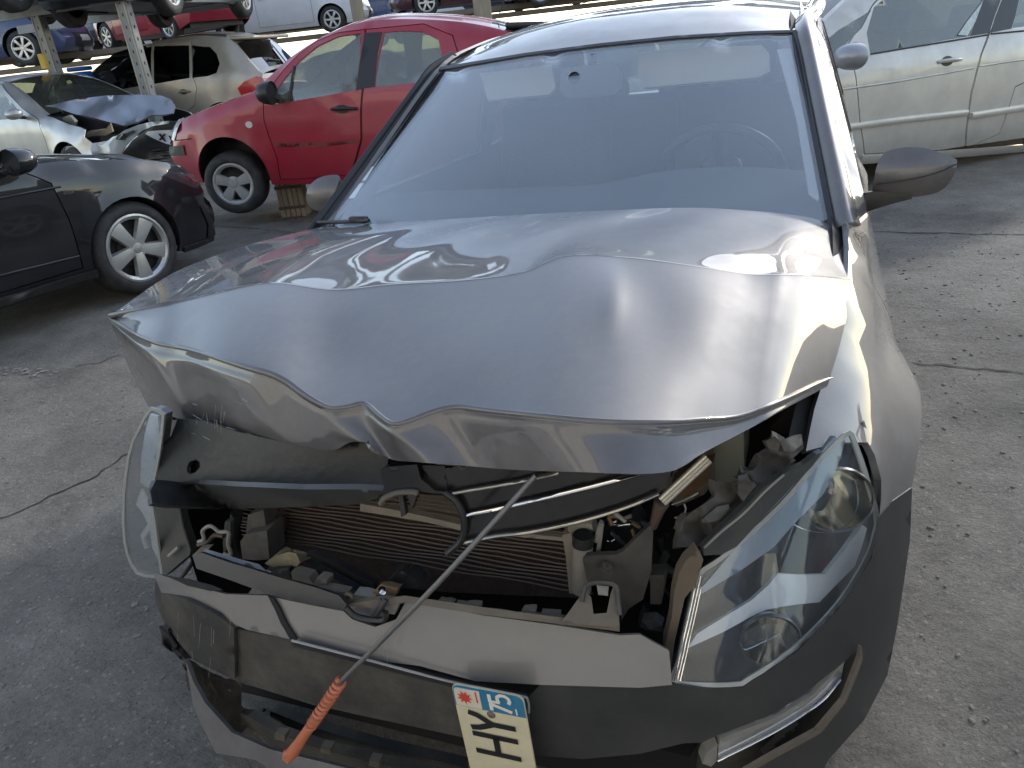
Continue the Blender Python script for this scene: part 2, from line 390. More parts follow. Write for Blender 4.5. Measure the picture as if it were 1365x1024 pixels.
# corrugated warehouse behind the camera (only its reflection is seen)
def warehouse():
    r = empty('warehouse', Matrix.Translation((2, -11, 0)), 'beige corrugated warehouse reflected in the glass and paint of the cars', 'building')
    m = mat('beige_cladding', (.74, .67, .55), .6, var=.12, vs=1.5)
    V = []; F = []; x = -24.; k = 0
    while x < 24:
        V += [(x, (0, -.05, -.05, 0)[k % 4], .6), (x, (0, -.05, -.05, 0)[k % 4], 8.2)]; x += (.12, .05, .12, .05)[k % 4]; k += 1
    for i in range(k-1): F.append((2*i, 2*i+2, 2*i+3, 2*i+1))
    mk('cladding', V, F, m, r, False)
    MB().box((0, -4, .3), (48, 7.9, .6)).build('plinth', mat('concrete', (.3, .29, .27), .9, var=.3), r)
    MB().box((0, -4, 8.3), (48.6, 8.6, .2)).build('roof', mat('roof_sheet', (.2, .2, .21), .5), r)
    d = MB().box((-6, .03, 2.2), (4, .06, 3.2)).build('roller_door', mat('grey_door', (.25, .27, .3), .5), r)
    mb = MB()
    for k in range(16): mb.box((-6, .075, .75+k*.19), (3.9, .03, .05))
    mb.build('slat', MATS['grey_door'], d)
warehouse()
# ------------------------------------------------------------------ cars: a side shell over (length, height), a top strip and end caps
class Car:
    def __init__(s, name, label, cat, loc, yaw, side, L, hw, zt, nose, tail, pitch=0., roll=0., belt=(.95, .02), tum=.45, fr=.7, fa=.24, ra=.18, rr=.6, zb=.22,
                 arches=(), crown=.05, rtop=.09, dtop=.07, group=None, flare=.015, shoulder=None):
        s.M = Matrix.Translation(loc) @ Matrix.Rotation(yaw, 4, 'Z') @ Matrix.Rotation(pitch, 4, 'Y') @ Matrix.Rotation(roll, 4, 'X')
        s.Mi = np.array(s.M.inverted()); s.root = empty(name, s.M, label, cat, group)
        s.side, s.L, s.hw, s.belt, s.tum, s.fr, s.fa, s.ra, s.rr, s.zb, s.arches, s.crown, s.rtop, s.dtop, s.flare = side, L, hw, belt, tum, fr, fa, ra, rr, zb, arches, crown, rtop, dtop, flare
        s.nose, s.tail, s.shoulder = nose, tail, shoulder
        z = cr(zt, 8); s.zx, s.zz = z[:, 0], z[:, 1]
        s.cam = (s.Mi @ np.array([*CAM, 1]))[:3]
    def zt(s, X): return np.interp(X, s.zx, s.zz)
    def W(s, X, Z):
        X = np.asarray(X, float); Z = np.asarray(Z, float); w = np.full(np.broadcast(X, Z).shape, s.hw)
        f = np.clip((s.fr-X)/s.fr, 0, 1.3); w = w*(1-s.fa*f**2.2)
        r = np.clip((X-(s.L-s.rr))/s.rr, 0, 1.3); w = w*(1-s.ra*r**2.2)
        b = s.belt[0]+s.belt[1]*X
        w = w-.022*(np.clip(b-Z, 0, 1)-.28)**2/.08*.5-np.clip(Z-b, 0, 2)*s.tum
        w = w-.05*(np.clip(.4-Z, 0, .4)/.25)**2
        if s.shoulder:
            u = np.clip((Z-s.shoulder[0])/(s.shoulder[1]-s.shoulder[0]), 0, 1); w = w-s.shoulder[2]*u*u*(3-2*u)
        d = s.zt(X)-Z; w = w-s.dtop*(np.clip(s.rtop-d, 0, 2*s.rtop)/s.rtop)**2
        for wx, wz, ra in s.arches:
            dd = np.hypot(X-wx, Z-wz)-ra; w = w+s.flare*np.exp(-(dd/.05)**2)
        return w
    def S(s, X, Z, side=None, off=0.):
        X = np.asarray(X, float); return np.stack([X, (side or s.side)*(s.W(X, Z)+off), np.asarray(Z, float)+0*X], -1)
    def px(s, pts, inset=0.):
        """pixels -> (X, Z) on the visible flank"""
        def g(P):
            q = np.c_[P, np.ones(len(P))] @ s.Mi.T; return s.W(q[:, 0], q[:, 2])-inset-s.side*q[:, 1]
        P = hit(pts, g, .8, 30, 900); q = np.c_[P, np.ones(len(P))] @ s.Mi.T
        return [(a, b) for a, b in q[:, [0, 2]]]
    def plane(s, pts, yy):
        out = []
        for d in rays(pts):
            o = s.cam; v = s.Mi[:3, :3] @ d; t = (s.side*yy-o[1])/v[1]; q = o+v*t; out.append((q[0], q[2]))
        return out
    def outline(s):
        n, t = s.nose, s.tail; P = [(a, b) for a, b in n[::-1]]; x0, x1 = n[0][0], t[0][0]; zb = s.zb
        x = x0
        for wx, wz, ra in sorted(s.arches):
            a0 = math.asin(max(-1, min(1, (zb-wz)/ra))); c = ra*math.cos(a0)
            if wx-c > x0+.02: P.append((wx-c, zb))
            for th in np.linspace(math.pi-a0, a0, 22)[1:]: 
                if wx+ra*math.cos(th) > x0+.004: P.append((wx+ra*math.cos(th), wz+ra*math.sin(th)))
        P += [(a, b) for a, b in t]
        for X in np.arange(t[-1][0]-.06, n[-1][0]+.04, -.07): P.append((X, float(s.zt(X))))
        return P
    def shell(s, pm, windows=(), doors=(), h=.1, gap=.004, t=.012, winmat=None, sides=(1, -1), doormat=None, door_labels=(), frame=None):
        o = s.outline(); loops = [o]+[list(w) for w in windows]; di = []; do = []
        for d in doors:
            di.append(offs(d, -gap)); do.append(offs(d, gap)); loops += [di[-1], do[-1]]
        P2, T, C = cdt(loops, h)
        k = pip(C, o)
        for q in windows: k &= ~pip(C, q)
        lab = np.zeros(len(C), int)
        for i in range(len(doors)):
            a = pip(C, di[i]); b = pip(C, do[i])
            lab[b & (lab == 0)] = -1; lab[a] = i+1
        body = MB()
        for sd in sides:
            P = s.S(P2[:, 0], P2[:, 1], sd)
            V, F, N = thicken(P, T[k & (lab == 0)], np.array([s.L/2, sd*30, .8]), t); s._use(body, V, F)
            dk = T[k]; Pd = s.S(P2[:, 0], P2[:, 1], sd, -.03)
            if len(doors):      # dark inner shell behind the gaps
                V, F, N = thicken(Pd, dk, np.array([s.L/2, sd*30, .8]), 0); u = MB(); s._use(u, V, F); mk('inner_shell', u.V, u.F, M_dark, s.root)
            for i in range(len(doors)):
                V, F, N = thicken(P, T[k & (lab == i+1)], np.array([s.L/2, sd*30, .8]), t); u = MB(); s._use(u, V, F)
                if u.F: mk('door', u.V, u.F, doormat or pm, s.root)
            for q in windows:
                s.patch('side_window', offs(q, .008), winmat or M_glass, -.008, sd, h, t=.003)
        s.bodymb = body; return s
    def _use(s, mb, V, F):
        u = sorted({i for f in F for i in f}); mp = {a: b for b, a in enumerate(u)}
        mb.add([V[i] for i in u], [tuple(mp[i] for i in f) for f in F])
    def patch(s, name, poly, m, off=.004, side=None, h=.08, t=.004, parent=None, label=None):
        poly = [tuple(p) for p in poly]; P2, T, C = cdt([poly], h); T = T[pip(C, poly)]
        sd = side or s.side; P = s.S(P2[:, 0], P2[:, 1], sd, off); V, F, N = thicken(P, T, np.array([s.L/2, sd*30, .8]), t)
        u = MB(); s._use(u, V, F); o = mk(name, u.V, u.F, m, parent or s.root)
        if label: o['label'] = label
        return o
    def line(s, name, pts, m, r=.006, off=.002, side=None, parent=None):
        q = dens(pts, .06, False); P = s.S(q[:, 0], q[:, 1], side, off)
        return MB().tube([tuple(p) for p in P], r, 6).build(name, m, parent or s.root, True, 60)
    def rail(s, name, pts, hgt, thk, m, side=None):
        """flat moulding standing off the flank"""
        q = dens(pts, .06, False); V = []; F = []; sd = side or s.side
        for dz, of in ((-.5, -.004), (-.5, .8), (-.32, 1.), (.32, 1.), (.5, .8), (.5, -.004)):
            V.append(s.S(q[:, 0], q[:, 1]+dz*hgt, sd, of*thk if of > 0 else of))
        n = len(q); V = np.concatenate(V)
        for k in range(5):
            for i in range(n-1): F.append((k*n+i, k*n+i+1, (k+1)*n+i+1, (k+1)*n+i))
        F += [tuple(k*n for k in range(6)), tuple(k*n+n-1 for k in range(6))[::-1]]
        return mk(name, V, F, m, s.root, True, 30)
    def topP(s, X, u, ins=0., lift=0.):
        X = np.asarray(X, float); z = s.zt(X); wt = s.W(X, z)*(1-ins)
        return np.stack([X+0*u, wt*u, z+s.crown*(1-np.abs(u)**2.2)+lift], -1)
    def top(s, a, b, m=None, name=None, u0=-1., u1=1., nx=None, nu=12, lift=0., into=None, bul=0.):
        nx = nx or max(3, int((b-a)/.08)); Xs = np.linspace(a, b, nx); us = np.linspace(u0, u1, nu+1); V = []; F = []
        for X in Xs:
            for u in us:
                q = s.topP(X, u, 0, lift); V.append((q[0], q[1], q[2]))
        for i in range(nx-1):
            for j in range(nu): k = i*(nu+1)+j; F.append((k, k+1, k+nu+2, k+nu+1)[::1])
        if into is not None: into.add(V, F); return
        return mk(name, V, F, m, s.root)
    def cap(s, prof, sign, m=None, name=None, bul=.12, into=None, u0=-1, u1=1, z0=None, z1=None, lift=0., nu=14):
        q = dens(prof, .05, False)
        if z0 is not None: q = np.array([p for p in q if z0 <= p[1] <= z1])
        us = np.linspace(u0, u1, nu+1); V = []; F = []
        for X, Z in q:
            w = float(s.W(X, Z))
            for u in us: V.append((X+sign*(bul*(1-abs(u)**2.6)+lift), w*u, Z))
        for i in range(len(q)-1):
            for j in range(nu): k = i*(nu+1)+j; F.append((k, k+1, k+nu+2, k+nu+1))
        if into is not None: into.add(V, F); return
        return mk(name, V, F, m, s.root)
    def under(s):
        mb = MB(); x0, x1 = s.nose[0][0]+.15, s.tail[0][0]-.15
        mb.box(((x0+x1)/2, 0, s.zb+.06), (x1-x0, s.hw*1.5, .1))
        for wx, wz, ra in s.arches:
            for sd in (1, -1):
                n = 14; V = []; F = []
                for i in range(n+1):
                    a = math.pi*(i/n)*1.1-.05*math.pi
                    X, Z = wx+(ra-.005)*math.cos(a), wz+(ra-.005)*math.sin(a); Z = max(Z, s.zb-.02)
                    w = float(s.W(X, Z))-.012; V += [(X, sd*w, Z), (X, sd*(w-.3), Z)]
                b = len(V); V += [(wx, sd*(s.hw-.3), wz)]
                F = [(2*i, 2*i+2, 2*i+3, 2*i+1) for i in range(n)]+[(2*i+1, 2*i+3, b) for i in range(n)]
                mb.add(V, F)
        mb.build('underbody', M_blackpl, s.root)
    def finish(s, pm, xc, xh, xr, xb, bonnet=True, glassm=None, dark=None, hood_gap=True):
        """xc cowl, xh screen header, xr rear header, xb foot of the rear window"""
        b = s.bodymb; g = glassm or M_glass; xn, xt = s.nose[-1][0], s.tail[-1][0]
        if bonnet: s.top(xn, xc-.03, pm, 'bonnet')
        for a, c, nm in ((xc, xh, 'windscreen'), (xr, xb, 'rear_window')):
            s.top(a, c, g, nm, -.93, .93)
            for u0, u1 in ((-1, -.93), (.93, 1)): s.top(a, c, None, None, u0, u1, nu=2, into=b)
        s.top(xh, xr, into=b); s.top(xb, xt, into=b) if xt-xb > .05 else None
        s.cap(s.nose, -1, into=b); s.cap(s.tail, 1, into=b)
        b.build('body', pm, s.root, True, 50); s.under()
    def wheel(s, X, Z, R, rr, n, m, wd=.2, sides=(1, -1), inset=.015, style='spoke', steer=0., wid=.5, broken=None, spin=0.):
        for sd in sides:
            y = sd*(s.hw-inset); A = Matrix.Translation((X, y, Z)) @ Matrix.Rotation(steer, 4, 'Z') @ (Matrix.Rotation(-sd*math.pi/2, 4, 'X'))
            hub = MB(); hub.lathe([(.001, -.05), (rr*.55, -.05), (rr*.55, -.07), (rr*.95, -.075), (rr*.95, -wd)], A, 28)
            h = hub.build('wheel', mat('brake_grime', (.03, .028, .026), .7, metal=.3, var=.5, vs=20), s.root, True)
            t = MB(); t.lathe([(rr, -wd*.9), (rr+.02, -wd*.98), (R-.03, -wd), (R-.004, -wd*.86), (R, -wd*.7), (R, -wd*.3), (R-.005, -wd*.13), (R-.03, 0), (rr+.03, .008), (rr+.008, 0), (rr, -.02)], A, 40)
            for q in (.3, .5, .7):
                t.lathe([(R+.0005, -wd*q-.004), (R+.004, -wd*q-.02), (R+.004, -wd*q-.03), (R+.0005, -wd*q-.038)], A, 40)
            t.build('tyre', M_rubber, h, True, 50)
            r = MB(); r.lathe([(rr, -.03), (rr+.006, .002), (rr-.008, .004), (rr-.03, -.012), (rr-.035, -.05)], A, 36)
            r.lathe([(.001, .0), (.032, -.002), (.04, -.012), (.07, -.02)], A, 20)
            for k in range(n):
                if broken and k in broken: continue
                B = A @ Matrix.Rotation(2*math.pi*k/n+spin, 4, 'Z'); a0, a1 = wid*.03, wid*.052*(rr/.2)
                V = [B @ Vector(v) for v in ((.03, -a0, -.008), (.03, a0, -.008), (rr-.012, a1, -.006), (rr-.012, -a1, -.006), (.03, -a0*1.25, -.035), (.03, a0*1.25, -.035), (rr-.012, a1*1.2, -.035), (rr-.012, -a1*1.2, -.035), (rr*.55, 0, .004))]
                r.add(V, [(0, 3, 8), (3, 2, 8), (2, 1, 8), (1, 0, 8), (0, 4, 7, 3), (2, 6, 5, 1), (3, 7, 6, 2), (1, 5, 4, 0)])
            for k in range(5):
                B = A @ Matrix.Rotation(2*math.pi*(k+.5)/5+spin, 4, 'Z'); r.lathe([(.001, -.004), (.008, -.004), (.01, -.02)], B @ Matrix.Translation((.055, 0, 0)), 6)
            r.build('rim', m, h, True, 35)
    def mirror(s, X, Z, m, side, sz=(.13, .2, .14), stalk=True, out=.1):
        w = float(s.W(X, Z)); c = (X, side*(w+out+.03), Z+.06); mb = MB()
        B = Matrix.Translation(c) @ Matrix.Rotation(-math.pi/2, 4, 'Y')      # axis towards the front
        pr = [(sz[1]*.5*a, b*sz[0]) for a, b in ((0.001, 1.), (.45, .96), (.75, .8), (.93, .5), (1, .1), (.98, 0), (.9, 0), (.88, .06), (0.001, .06))]
        S = Matrix.Diagonal((sz[2]/sz[1], 1, 1, 1)); mb.lathe(pr, B @ S, 20)
        o = mb.build('mirror', m, s.root, True, 45)
        MB().tube([(X-.02, side*(w-.02), Z), (X-.01, side*(w+out), Z+.02)], .022, 8).build('stalk', M_blackpl, o, True)
        return o
    def handle(s, X, Z, m, sides=(1, -1), ln=.2, cup=True):
        for sd in sides:
            pts = [(X-ln/2, Z-.006), (X-ln/2+.03, Z), (X, Z+.004), (X+ln/2-.03, Z+.002), (X+ln/2, Z)]
            P = [tuple(v) for v in s.S(np.array([a for a, _ in pts]), np.array([b for _, b in pts]), sd, .0)]
            P = [(x, y+sd*d, z) for (x, y, z), d in zip(P, (.0, .025, .034, .027, .008))]
            MB().tube(P, [.012, .015, .016, .015, .013], 8).build('door_handle', m, s.root, True)
            if cup:
                an = np.linspace(0, 6.28, 15)[:-1]; s.patch('handle_cup', [(X-.02+.065*math.cos(a), Z-.004+.038*math.sin(a)) for a in an], M_blackpl, .001, sd, .05, .002)
    def seats(s, xs, z0=.35, back=.62, m=None, y=.36):
        for x in xs:
            for sd in (1, -1):
                mb = MB(); R = Matrix.Rotation(math.radians(14), 3, 'Y')
                mb.rbox((x-.05, sd*y, z0+.08), (.5, .48, .16), .05)
                mb.rbox((x+.25, sd*y, z0+.12+back/2), (.12, .46, back), .05, R); mb.rbox((x+.38, sd*y, z0+.2+back), (.09, .26, .18), .04, R)
                mb.build('seat', m or M_seat, s.root, True)

def wheelat(px, py, z):
    return U(px, py, z=z)
# ------------------------------------------------------------------ the cars of the yard
def pl(poly): return [tuple(p) for p in poly]
P_red = mat('red_paint', (.32, .013, .033), .4, metal=.1, coat=.8, dust=(.3, .1, .1), dustamt=.15, dscale=4, coatr=.06)
P_black = mat('black_paint', (.008, .0085, .011), .55, coat=1., spec=.15, var=.3, dust=(.05, .05, .05), dustamt=.12, dscale=5, coatr=.03)
P_silver = mat('champagne_paint', (.62, .59, .53), .4, metal=.4, coat=.8, dust=(.3, .28, .25), dustamt=.25, dscale=4, coatr=.05)
P_gold = mat('beige_paint', (.42, .38, .31), .35, metal=.5, coat=.7, dust=(.3, .28, .24), dustamt=.3, dscale=4, coatr=.06)
P_grey = mat('silver_paint', (.46, .46, .45), .34, metal=.55, coat=.7, dust=(.3, .28, .24), dustamt=.3, dscale=4, coatr=.06)
P_steelblue = mat('crumpled_grey_paint', (.26, .28, .33), .3, metal=.7, coat=.8, dust=(.25, .24, .22), dustamt=.25, dscale=5)
P_white = mat('white_paint', (.66, .67, .68), .35, coat=.7, dust=(.4, .38, .34), dustamt=.3, dscale=3)
P_blue = mat('navy_paint', (.03, .05, .12), .35, coat=.8, dust=(.12, .12, .13), dustamt=.3, dscale=4)
M_trim = mat('black_trim', (.018, .018, .02), .4, var=.2)

def red_car():
    c = Car('red_hatchback', 'red hatchback with a dented front wing and half a hub cover, propped on a block', 'car', (-5.372, 5.797, .279), .19, -1, 3.85, .83,
            [(.02, .55), (.12, .72), (.4, .82), (.8, .935), (1.05, 1.02), (1.4, 1.29), (1.75, 1.47), (2.1, 1.56), (2.5, 1.57), (3.0, 1.53), (3.4, 1.44), (3.6, 1.33), (3.75, 1.0), (3.84, .9)],
            [(.14, .2), (.05, .3), (.0, .45), (.02, .55), (.08, .68)], [(3.7, .25), (3.82, .4), (3.84, .6), (3.84, .9)], pitch=.079, belt=(.93, .03), tum=.42, zb=.2,
            arches=((.75, .27, .37), (3.2, .27, .34)), fr=.8, fa=.3)
    # measured openings, traced on the flank
    W1 = c.px(k2((347, 398), (352, 362), (395, 300), (450, 235), (520, 175), (600, 138), (688, 126), (680, 230), (665, 343), (560, 362), (480, 375)))
    W2 = c.px(k2((738, 330), (752, 220), (775, 122), (850, 117), (920, 121), (980, 150), (1000, 250), (985, 302), (860, 318)))
    D1 = c.px(k2((316, 395), (345, 330), (395, 262), (450, 205), (520, 155), (600, 124), (700, 112), (708, 200), (692, 330), (684, 420), (686, 530), (650, 662), (500, 676), (382, 682), (368, 600), (340, 525), (318, 455)))
    X2, Z2 = D1[7]; xr = 3.02
    D2 = [(D1[6][0]+.01, D1[6][1]), (W2[4][0]+.0, W2[3][1]+.05), (W2[5][0]+.12, W2[5][1]+.03), (W2[6][0]+.16, W2[6][1]), (W2[7][0]+.13, W2[7][1]-.02), (2.83, .62), (2.78, .3)]+[(D1[11][0]+.01, D1[11][1]), (D1[10][0]+.01, D1[10][1]), (D1[9][0]+.01, D1[9][1]), (D1[8][0]+.01, D1[8][1]), (D1[7][0]+.01, D1[7][1])]
    c.shell(P_red, [W1, W2], [D1, D2], h=.09)
    c.finish(P_red, 1.02, 1.72, 3.2, 3.72)
    c.patch('pillar_trim', offs(c.px(k2((700, 126), (766, 122), (748, 200), (736, 328), (700, 333), (668, 341), (682, 240))), .002), M_trim, .004)
    c.line('quarter_bar', c.px(k2((432, 250), (424, 310), (414, 385))), M_trim, .011, .004)
    c.patch('bump_strip', c.px(k2((360, 540), (520, 541), (684, 524), (684, 540), (520, 558), (362, 558))), mat('bare_strip', (.2, .03, .035), .6, var=.5, vs=18), .003)
    for a in ((386, 549), (440, 549), (494, 546), (398, 549), (448, 548)): x, z = c.px(k2(a))[0]; c.patch('clip_hole', [(x+.011*math.cos(t), z+.011*math.sin(t)) for t in np.linspace(0, 6.28, 9)[:-1]], M_dark, .008, None, .05, .002)
    x, z = c.px(k2((622, 412)))[0]; c.handle(x, z, M_trim, ln=.24)
    x, z = c.px(k2((378, 375)))[0]; c.mirror(x, z, M_trim, -1, (.14, .23, .2)); c.mirror(x, z, M_trim, 1, (.14, .23, .2))
    x, z = c.px(k2((262, 473)))[0]; c.patch('side_repeater', [(x+.035*math.cos(t), z+.03*math.sin(t)) for t in np.linspace(0, 6.28, 11)[:-1]], mat('milky_lens', (.6, .58, .52), .25), .006)
    for sd in (1, -1):
        c.patch('headlight', [(.04, .6), (.06, .70), (.14, .76), (.26, .79), (.2, .68), (.13, .58)], mat('foggy_headlamp', (.55, .57, .58), .2, coat=1), .006, sd, .06)
        c.patch('bumper_strip', [(.0, .43), (.0, .52), (.25, .55), (.25, .46)], M_blackpl, .012, sd, .06)
        c.patch('bumper_seam', [(.03, .585), (.22, .6), (.38, .62), (.38, .612), (.22, .59), (.03, .575)], M_dark, .002, sd, .06)
    c.cap(c.nose, -1, M_blackpl, 'lower_grille', u0=-.6, u1=.6, z0=.22, z1=.42, lift=.008)
    c.wheel(.72, .2, .29, .19, 5, M_hubcap, wid=1.0, sides=(-1,), broken=(1,), spin=.35, style='cover', steer=.12, inset=.05)
    c.wheel(.72, .27, .29, .19, 5, M_hubcap, wid=1.0, sides=(1,)); c.wheel(3.2, .27, .29, .19, 5, M_hubcap, wid=1.)
    c.seats((1.65, 2.5)); 
    MB().rbox((1.25, 0, .86), (.5, 1.3, .22), .08).build('dashboard', M_blackpl, c.root, True)
    # dark rear spoiler
    V = MB().rbox((3.5, 0, 1.50), (.34, 1.0, .05), .02); V.build('roof_spoiler', M_trim, c.root, True)
    MB().tube([(3.2, 0, 1.6), (3.3, 0, 1.85)], [.006, .003], 6).build('aerial', M_trim, c.root)
red_car()
def prop_block():
    p = U(396, 287, z=0); r = empty('support_block', Matrix.Translation(tuple(p)) @ Matrix.Rotation(.35, 4, 'Z'), 'weathered timber block holding up the sill of the red hatchback', 'block')
    m = mat('weathered_timber', (.33, .27, .19), .9, var=.6, vs=30, stretch=(1, 1, .12)); z = 0
    for k in range(5):
        MB().rbox(((k-2)*.052, 0, .215), (.046, .2, .43-.012*(k % 2)), .006).build('timber', m, r, True)
    mb = MB().box((0, -.104, .3), (.27, .006, .03)).box((0, -.104, .1), (.27, .006, .03)); mb.build('band', M_steel, r)
prop_block()
def leaves():
    rr = random.Random(5); mb = MB(); m = mat('dead_leaf', (.30, .14, .05), .8, var=.5, vs=20)
    for k in range(34):
        q = U(rr.uniform(352, 415), rr.uniform(286, 296), z=.004); a = rr.uniform(0, 6.28); s = rr.uniform(.02, .05)
        V = [(q[0]+s*math.cos(a+t)*f, q[1]+s*math.sin(a+t)*f, .006+.012*rr.random()) for t, f in ((0, 1), (.9, .5), (2.2, .5), (3.14, .9), (4.1, .5), (5.3, .5))]; mb.add(V, [tuple(range(6))])
    o = mk('fallen_leaves', mb.V, mb.F, m, None, False, base=False); tag(o, 'dry orange leaves blown against the timber block', 'leaves', kind='stuff')
leaves()

def black_car():
    c = Car('black_hatchback', 'glossy black hatchback with five spoke alloy wheel, parked nose towards the wrecked silver car', 'car', (-4.467, 4.231, .022), math.radians(259), 1, 4.25, .88,
            [(.03, .5), (.1, .68), (.3, .80), (.7, .90), (1.1, .965), (1.35, 1.0), (1.8, 1.2), (2.2, 1.36), (2.6, 1.42), (3.2, 1.40), (3.7, 1.28), (4.0, 1.05), (4.2, .98)],
            [(.22, .16), (.1, .2), (.02, .32), (.03, .5), (.1, .68)], [(4.1, .3), (4.22, .5), (4.24, .8), (4.2, .98)], belt=(.88, .025), tum=.5, zb=.2, arches=((.86, .32, .355), (3.43, .32, .35)), fr=.85, fa=.26, flare=.02)
    W1 = [(1.5, .98), (1.75, 1.11), (2.1, 1.28), (2.45, 1.35), (2.55, 1.34), (2.55, 1.0), (2.0, .97)]; W2 = [(2.68, 1.0), (2.68, 1.34), (3.2, 1.32), (3.55, 1.22), (3.65, 1.05)]
    D1 = [(1.28, .3), (1.27, .6), (1.3, .86), (1.45, .97), (1.72, 1.13), (2.1, 1.31), (2.5, 1.375), (2.62, 1.36), (2.63, .9), (2.63, .3)]
    c.shell(P_black, [W1, W2], [D1], winmat=M_glass, h=.08)
    c.finish(P_black, 1.33, 2.15, 3.55, 4.0)
    c.wheel(.86, .32, .325, .232, 5, M_alloy, wd=.225, wid=.95, inset=.012, steer=0, spin=.31); c.wheel(3.43, .32, .325, .232, 5, M_alloy, wd=.225, wid=.95)
    for sd in (1, -1):
        c.mirror(1.55, .97, P_black, sd, (.15, .24, .16)); 
        c.patch('headlight', [(.08, .62), (.13, .69), (.42, .77), (.5, .755), (.36, .68), (.2, .6)], M_lens, .006, sd, .06); c.patch('lamp_strip', [(.1, .63), (.22, .68), (.34, .72), (.33, .70), (.2, .65)], M_chrome, .003, sd, .06)
        c.patch('side_repeater', [(1.18, .80), (1.25, .80), (1.25, .775), (1.18, .775)], M_lens, .004, sd)
        c.line('flank_crease', [(1.25, .83), (1.9, .845), (2.6, .86), (3.8, .9)], P_black, .008, -.003, sd)
        c.line('sill_crease', [(1.28, .38), (1.9, .41), (2.6, .43)], P_black, .01, -.004, sd)
        c.patch('sill', [(1.2, .215), (1.2, .26), (3.1, .27), (3.1, .215)], M_blackpl, .02, sd, .1, .02)
        c.patch('bumper_edge', [(.03, .19), (.07, .32), (.16, .46), (.2, .46), (.14, .3), (.16, .2)], M_blackpl, .01, sd, .06)
        c.patch('front_splitter', [(.06, .15), (.06, .19), (.46, .21), (.46, .17)], M_blackpl, .015, sd, .06, .03)
        c.handle(2.45, .86, P_black, (sd,))
    c.cap(c.nose, -1, M_blackpl, 'grille', u0=-.45, u1=.45, z0=.28, z1=.6, lift=.008); c.seats((1.95, 2.9)); MB().rbox((1.55, 0, .84), (.4, 1.35, .2), .07).build('dashboard', M_blackpl, c.root, True)
black_car()

